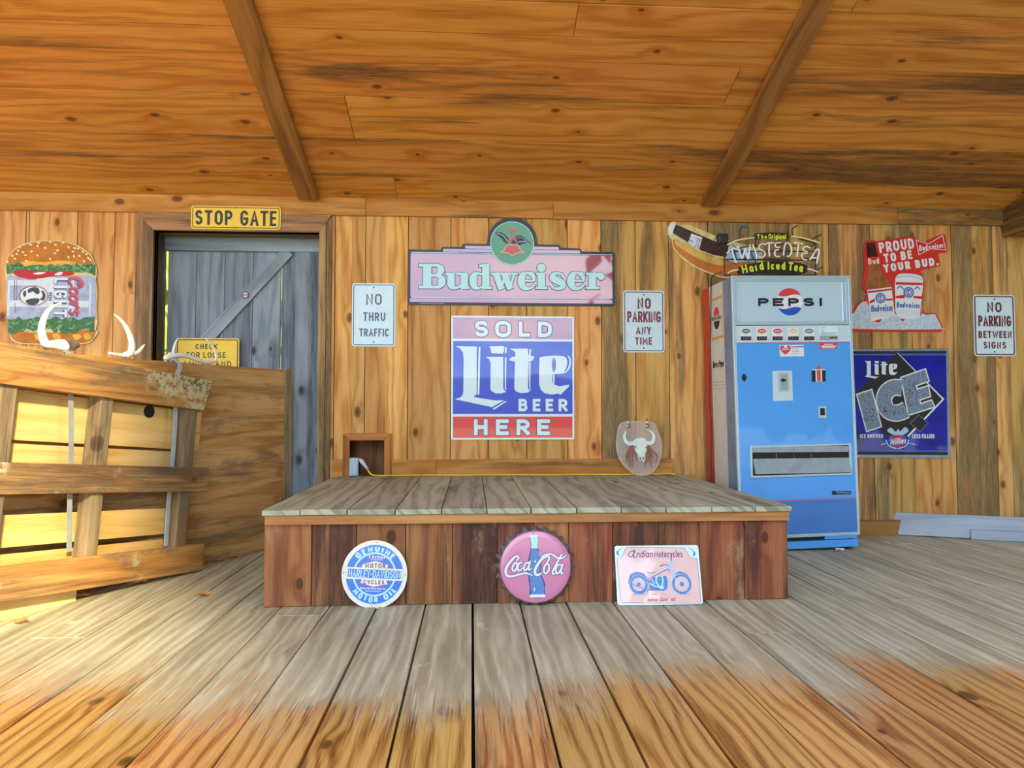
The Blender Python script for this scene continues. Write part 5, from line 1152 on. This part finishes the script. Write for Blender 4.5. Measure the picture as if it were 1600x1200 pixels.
# selector buttons
for i, (a, b) in enumerate(((200, 243), (265, 307), (329, 371), (392, 436), (457, 499))):
    m.add('button', 'label_white', m.rect(a, 240, b, 292, 2), .006, .005); m.add('button_key', 'navy', m.rect(a+1, 276, b-1, 291, 1), .009, .003)
    m.add('button_mark', 'label_white', [q for j in range(4) for q in m.disc(a+10+j*8, 283, 1.4, n=8)], .0095)
    m.add('flavour_badge', ('slate', 'brick_red', 'cola_red', 'bread_light', 'side_blue')[i], m.disc((a+b)/2, 254, 18, 9), .0066); m.add('badge_mark', 'label_white', m.stroke([((a+b)/2-10, 255), ((a+b)/2+10, 253)], 3), .0072)
m.add('price_card', 'ice_blue', m.rect(522, 234, 595, 290, 2), .005, .003); m.add('card_print', 'slate', [q for yy, e in ((240, 545), (252, 540), (260, 590), (266, 585)) for q in m.rect(526, yy, e, yy+2)], .0056); m.add('card_slot', 'tray', m.rect(522, 272, 595, 290)+m.rect(560, 276, 592, 283), .0055); m.add('slot', 'hole', m.rect(562, 278, 594, 283), .0062)
m.add('sticker', 'label_white', m.rect(360, 310, 458, 357), .003)
m.add('sticker_heart', 'cola_red', [m.pts(sm([(383, 322), (372, 312), (362, 320), (365, 334), (383, 349), (401, 334), (404, 320), (394, 312)], 3, True))], .0036); m.add('heart_mark', 'label_white', m.stroke([(370, 324), (396, 322)], 2.5, 1)+m.stroke([(370, 331), (396, 329)], 2.5, 1), .0042); m.add('sticker_print', 'slate', m.stroke([(408, 319), (455, 317)], 4, 1)+[q for yy in (326, 332, 338, 344) for q in m.stroke([(410, yy), (438, yy)], 1.2, 1)], .0036)
m.add('red_sticker', 'cola_red', m.rect(522, 303, 593, 327), .003); m.add('sticker_print', 'label_white', m.stroke([(540, 309), (575, 308)], 2.5, 1)+m.stroke([(528, 316), (588, 315)], 4, 1)+m.stroke([(534, 322), (582, 321)], 3.5, 1), .0036)
m.add('keyhole', 'hole', m.disc(215, 443, 10, 13)+m.rect(213, 425, 217, 461), .003)
m.add('coin_plate', 'strip_grey', m.rect(331, 416, 411, 538, 2), .005, .004); m.add('coin_slot', 'alloy', m.rect(352, 422, 396, 500, 2), .010, .006); m.add('coin_slot_face', 'tray', m.rect(362, 430, 390, 494), .0106); m.add('slot', 'hole', [m.pts([(358, 454), (372, 446), (386, 454), (372, 462)])], .0115)
m.add('emblem_letter', 'navy', m.rect(490, 413, 546, 460), .0030); m.add('emblem_cut', 'label_white', m.rect(506, 411, 532, 459)+m.rect(489, 410, 546, 413.5), .0034); m.add('emblem_letter', 'navy', [m.pts([(492, 413), (505, 418), (505, 455), (492, 459)]), m.pts([(533, 416), (546, 413), (546, 459), (533, 455)])], .0038, each=True); m.add('emblem_bar', 'brick_red', m.rect(510, 397, 525, 409)+m.rect(511, 413, 526, 457), .0044)
m.add('coin_return', 'alloy', m.rect(516, 560, 548, 608, 2), .007, .006); m.add('return_hole', 'hole', m.rect(523, 568, 542, 597), .0075)
# delivery chute
fr('chute_frame', x(238, 780), x(649, 780), z(846), z(716), .014, -.014, .002, 'alloy')
mbox('chute_opening', 'hole', x(246, 760), x(640, 760), -.004, -.002, z(840), z(722), 0)
bm = bmesh.new()
f4 = [m.p(250, 774), m.p(641, 768), m.p(646, 828), m.p(258, 836)]
a = [bm.verts.new((p_[0], -.005 if i < 2 else -.024, p_[1])) for i, p_ in enumerate(f4)]; b = [bm.verts.new((p_[0], .0-.003, p_[1]-.002)) for p_ in f4]
bm.faces.new(a); bm.faces.new(b[::-1])
for i in range(4): bm.faces.new((a[i], b[i], b[(i+1) % 4], a[(i+1) % 4]))
build('chute_flap', bm, 'tray', m.root, bevel=.002)
m.add('chute_lip', 'tray', [m.pts([(246, 722), (640, 722), (636, 745), (246, 748)])], .012, .006)
m.add('chute_divider', 'rim_grey', m.rect(344, 752, 347, 772)+m.rect(415, 752, 418, 770)+m.rect(485, 752, 488, 769), .006, .002, each=True)
m.add('maker_plate', 'navy', m.rect(572, 906, 650, 919, 2)+m.disc(580, 912, 8), .004, .003)
m.add('maker_print', 'tray', m.stroke([(592, 912), (645, 912)], 3, 1), .0046)
# left side graphics: local (y, z) plane at x = Wl+.008
def sidepanel(name, mat, polys, d):
    bm = bmesh.new()
    for q in polys:
        f_ = [bm.verts.new((Wl+.008-d, yy, zz_)) for yy, zz_ in q]; b_ = [bm.verts.new((Wl+.0078, yy, zz_)) for yy, zz_ in q]; bm.faces.new(f_); n_ = len(q)
        for i in range(n_): bm.faces.new((f_[i], b_[i], b_[(i+1) % n_], f_[(i+1) % n_]))
    return build(name, bm, mat, m.root)
# seen from the left the far edge (y large) is on the left, so text runs from high y to low y
fy = lambda u: .385-u                                    # u grows to the right as seen
sr = lambda u0, u1, z0, z1: [(fy(u0), z0), (fy(u1), z0), (fy(u1), z1), (fy(u0), z1)]
zA_, zB_ = zt-.40, zt-.10
sidepanel('side_badge_border', 'gold', [sr(.0, .21, zA_, zB_)], .0006); sidepanel('side_badge', 'side_cream', [sr(.014, .196, zA_+.02, zB_-.02)], .001)
cu, cz_ = .105, (zA_+zB_)/2
sidepanel('side_emblem_cap', 'cola_red', [[(fy(cu+.05*math.cos(R(a))), cz_+.02+.06*math.sin(R(a))) for a in range(0, 181, 12)]], .0014)
sidepanel('side_emblem_base', 'navy', [[(fy(cu+.05*math.cos(R(a))), cz_-.02+.06*math.sin(R(a))) for a in range(180, 361, 12)]], .0014)
sidepanel('side_lettering', 'navy', [[(fy(a), b) for a, b in q] for q in text2d('PEPSI-COLA', .02, cz_-.014, .19, cz_+.016, .006)], .0018)
sidepanel('side_lettering', 'navy', [[(fy(a), b) for a, b in q] for q in text2d('Have a Pepsi', .01, zt-.60, .20, zt-.55, .008, shear=.15)], .001)
sidepanel('side_stripe', 'cola_red', [sr(-.005, .22, zt-.705, zt-.702), sr(-.005, .22, zt-.728, zt-.725), sr(-.005, .22, zt-.752, zt-.749)], .0006)

# ------------------------------------------------------------------ neon sign on top of the machine
NY = br.y+.17
no = onY(1210, 431, NY)
ztop_m = (br+mr @ Vector((-.39, .17, .02+zt))).z
n_ = Sign('neon_sign', 'unlit neon tea sign on a black frame, standing on the vending machine', 'neon sign', (no.x, NY, no.z), Matrix.Rotation(R(2), 3, 'Z'), yG)
lo_ = ztop_m-no.z
n_.add('name_board', 'black', [n_.pts([(885, 228), (1060, 216), (1212, 224), (1215, 280), (1060, 272), (885, 288)])], .012, .008)
n_.add('lower_board', 'black', [n_.pts(sm([(730, 560), (900, 520), (1060, 503), (1220, 505), (1395, 540), (1390, 622), (1220, 640), (1060, 632), (900, 632), (735, 640)], 3, True))], .012, .008)
n_.add('lettering', 'neon_yellow', n_.text('The', 905, 238, 1005, 278, 9, track=.14)+n_.text('Original', 1020, 232, 1196, 282, 9, track=.12), .0135)
def hw_(t, b, rot): return n_.text(t, *b, 16, track=.16, rot=rot)
n_.add('lettering', 'neon_yellow', hw_('Hard', (752, 527, 972, 608), .19)+hw_('Iced', (1012, 512, 1188, 588), .0)+hw_('Tea', (1218, 520, 1366, 605), -.12), .0135)
def neon(name, mat, lists, r, d, parent=None):
    bm = bmesh.new()
    for L in lists:
        q = sm(n_.pts(L), 4) if len(L) > 2 else n_.pts(L)
        tube(bm, [(a, -d, b) for a, b in q], r, 8)
    return build(name, bm, mat, parent or n_.root, smooth=True)
neon('accent_tube', 'tube_yellow', [[(600, 345), (680, 308), (780, 285), (870, 275)], [(1235, 262), (1330, 275), (1430, 298), (1522, 330)]], .006, .03)
neon('accent_tube', 'neon_tube', [[(605, 628), (650, 605), (710, 595)], [(1395, 585), (1450, 598), (1505, 618)]], .006, .03)
TW = {'T': [[(595, 435), (620, 405), (665, 385), (720, 395)], [(645, 400), (665, 470), (690, 530)]], 'W': [[(700, 360), (725, 430), (745, 485), (762, 440), (775, 380), (790, 440), (805, 490), (815, 420), (825, 345)]], 'I': [[(850, 345), (880, 420), (888, 490)]],
      'S': [[(985, 345), (945, 338), (915, 358), (925, 395), (965, 415), (972, 450), (940, 472), (905, 465)]], 'T2': [[(985, 335), (1010, 328), (1060, 330)], [(1015, 335), (1012, 400), (1018, 465)]], 'E': [[(1130, 328), (1090, 328), (1072, 350), (1085, 372), (1120, 370)], [(1110, 395), (1075, 405), (1070, 445), (1090, 465), (1120, 462)]],
      'D': [[(1155, 455), (1165, 380), (1180, 330), (1210, 335), (1235, 380), (1232, 430), (1210, 462), (1185, 460)]], 'T3': [[(1255, 325), (1300, 328), (1350, 338)], [(1305, 335), (1298, 400), (1290, 470)]], 'E2': [[(1425, 380), (1385, 365), (1350, 385), (1370, 412), (1398, 415)], [(1395, 435), (1355, 432), (1335, 455), (1355, 490), (1390, 498)]], 'A': [[(1415, 500), (1450, 450), (1480, 400), (1500, 390), (1508, 420), (1495, 480), (1485, 535)], [(1440, 480), (1490, 475)]]}
for k_, L in TW.items(): neon('letter_tube', 'neon_tube', L, .0058, .034)
neon('tube_return', 'rubber', [[(700, 395), (760, 370), (900, 355)], [(1060, 345), (1180, 340)], [(1120, 380), (1160, 420)], [(1240, 350), (1290, 360)], [(1330, 470), (1410, 485)]], .0045, .030)
fb = bmesh.new()
for L in ([(590, 345), (590, 640)], [(1505, 330), (1500, 640)], [(590, 320), (900, 250), (1060, 240), (1250, 250), (1510, 325)], [(600, 400), (1500, 400)], [(590, 480), (1500, 490)], [(590, 640), (1500, 640)], [(900, 260), (900, 630)], [(1210, 260), (1210, 630)]):
    q = sm(n_.pts(L), 4) if len(L) > 2 else n_.pts(L); tube(fb, [(a, .004, b) for a, b in q], .0045, 6)
for zx in (740, 1255):                                   # legs down to the top of the machine
    a = n_.p(zx, 600); tube(fb, [(a[0], .004, a[1]), (a[0], .004, lo_)], .005, 6); tube(fb, [(a[0], -.06, lo_+.005), (a[0], .08, lo_+.005)], .005, 6)
build('frame', fb, 'rubber', n_.root)
for L in ([(740, 275), (738, 190), (760, 160), (800, 160)], [(1258, 250), (1258, 180), (1310, 145)], [(1440, 290), (1490, 265), (1550, 238)], [(1500, 590), (1530, 580), (1560, 562)], [(640, 335), (600, 300), (560, 260)], [(1440, 360), (1480, 335)]):
    q = n_.pts(L); hk = bmesh.new(); tube(hk, [(a, -.012, b) for a, b in q], .0045, 6); build('bracket', hk, 'rubber', n_.root)
bk = bmesh.new(); a = n_.p(785, 158); cyl(bk, (a[0]-.02, -.012, a[1]), (a[0]+.025, -.012, a[1]), .011, n=10); build('knob', bk, 'slate', n_.root)
tb = bmesh.new(); a = n_.p(560, 275); box(tb, a[0]-.03, a[0]+.045, -.02, .03, a[1]-.04, a[1]+.035); build('transformer', tb, 'rubber', n_.root, bevel=.012)
cb = bmesh.new(); q = [n_.p(*v) for v in [(600, 245), (540, 238), (495, 262), (478, 310), (482, 350)]]; tube(cb, [(a, -.02, b) for a, b in sm(q, 4)], .0035, 6); build('wire_loop', cb, 'rubber', n_.root)
sp2 = bmesh.new()                                        # small wires across the letters
for L in ([(640, 330), (720, 400), (820, 520)], [(590, 500), (700, 540)], [(980, 480), (1130, 490)], [(1330, 310), (1390, 300)]): q = n_.pts(L); tube(sp2, [(a, -.026, b) for a, b in q], .0022, 6)
build('wire', sp2, 'rubber', n_.root)
# mains cable hanging down the left side of the machine
pc = []
for px, py, yy in ((1128, 425, NY), (1113, 432, NY+.05), (1111, 450, NY+.1), (1110.5, 500, NY+.12), (1109.5, 560, NY+.12), (1109, 620, NY+.12), (1112, 680, NY+.12), (1111, 720, NY+.12), (1113, 760, NY+.12), (1117, 800, NY+.12)):
    q = onY(px, py, yy); lim = (br+mr @ Vector((-.39+Wl, yy-br.y, max(q.z-.02, 0)))).x-.012
    pc.append((min(q.x, lim) if py > 428 else q.x, yy, q.z))
pc.append((pc[-1][0], NY+.12, .01)); pc.append((pc[-1][0]-.02, NY+.2, .008))
b0 = pc[0]; bm = bmesh.new(); tube(bm, [(a[0]-b0[0], a[1]-b0[1], a[2]-b0[2]) for a in sm(pc, 5)], .004, 7)
c_ = build('power_cable', bm, 'rubber', None, smooth=True); c_.location = b0; tag(c_, 'thin black power cable hanging down the left side of the vending machine', 'cable')
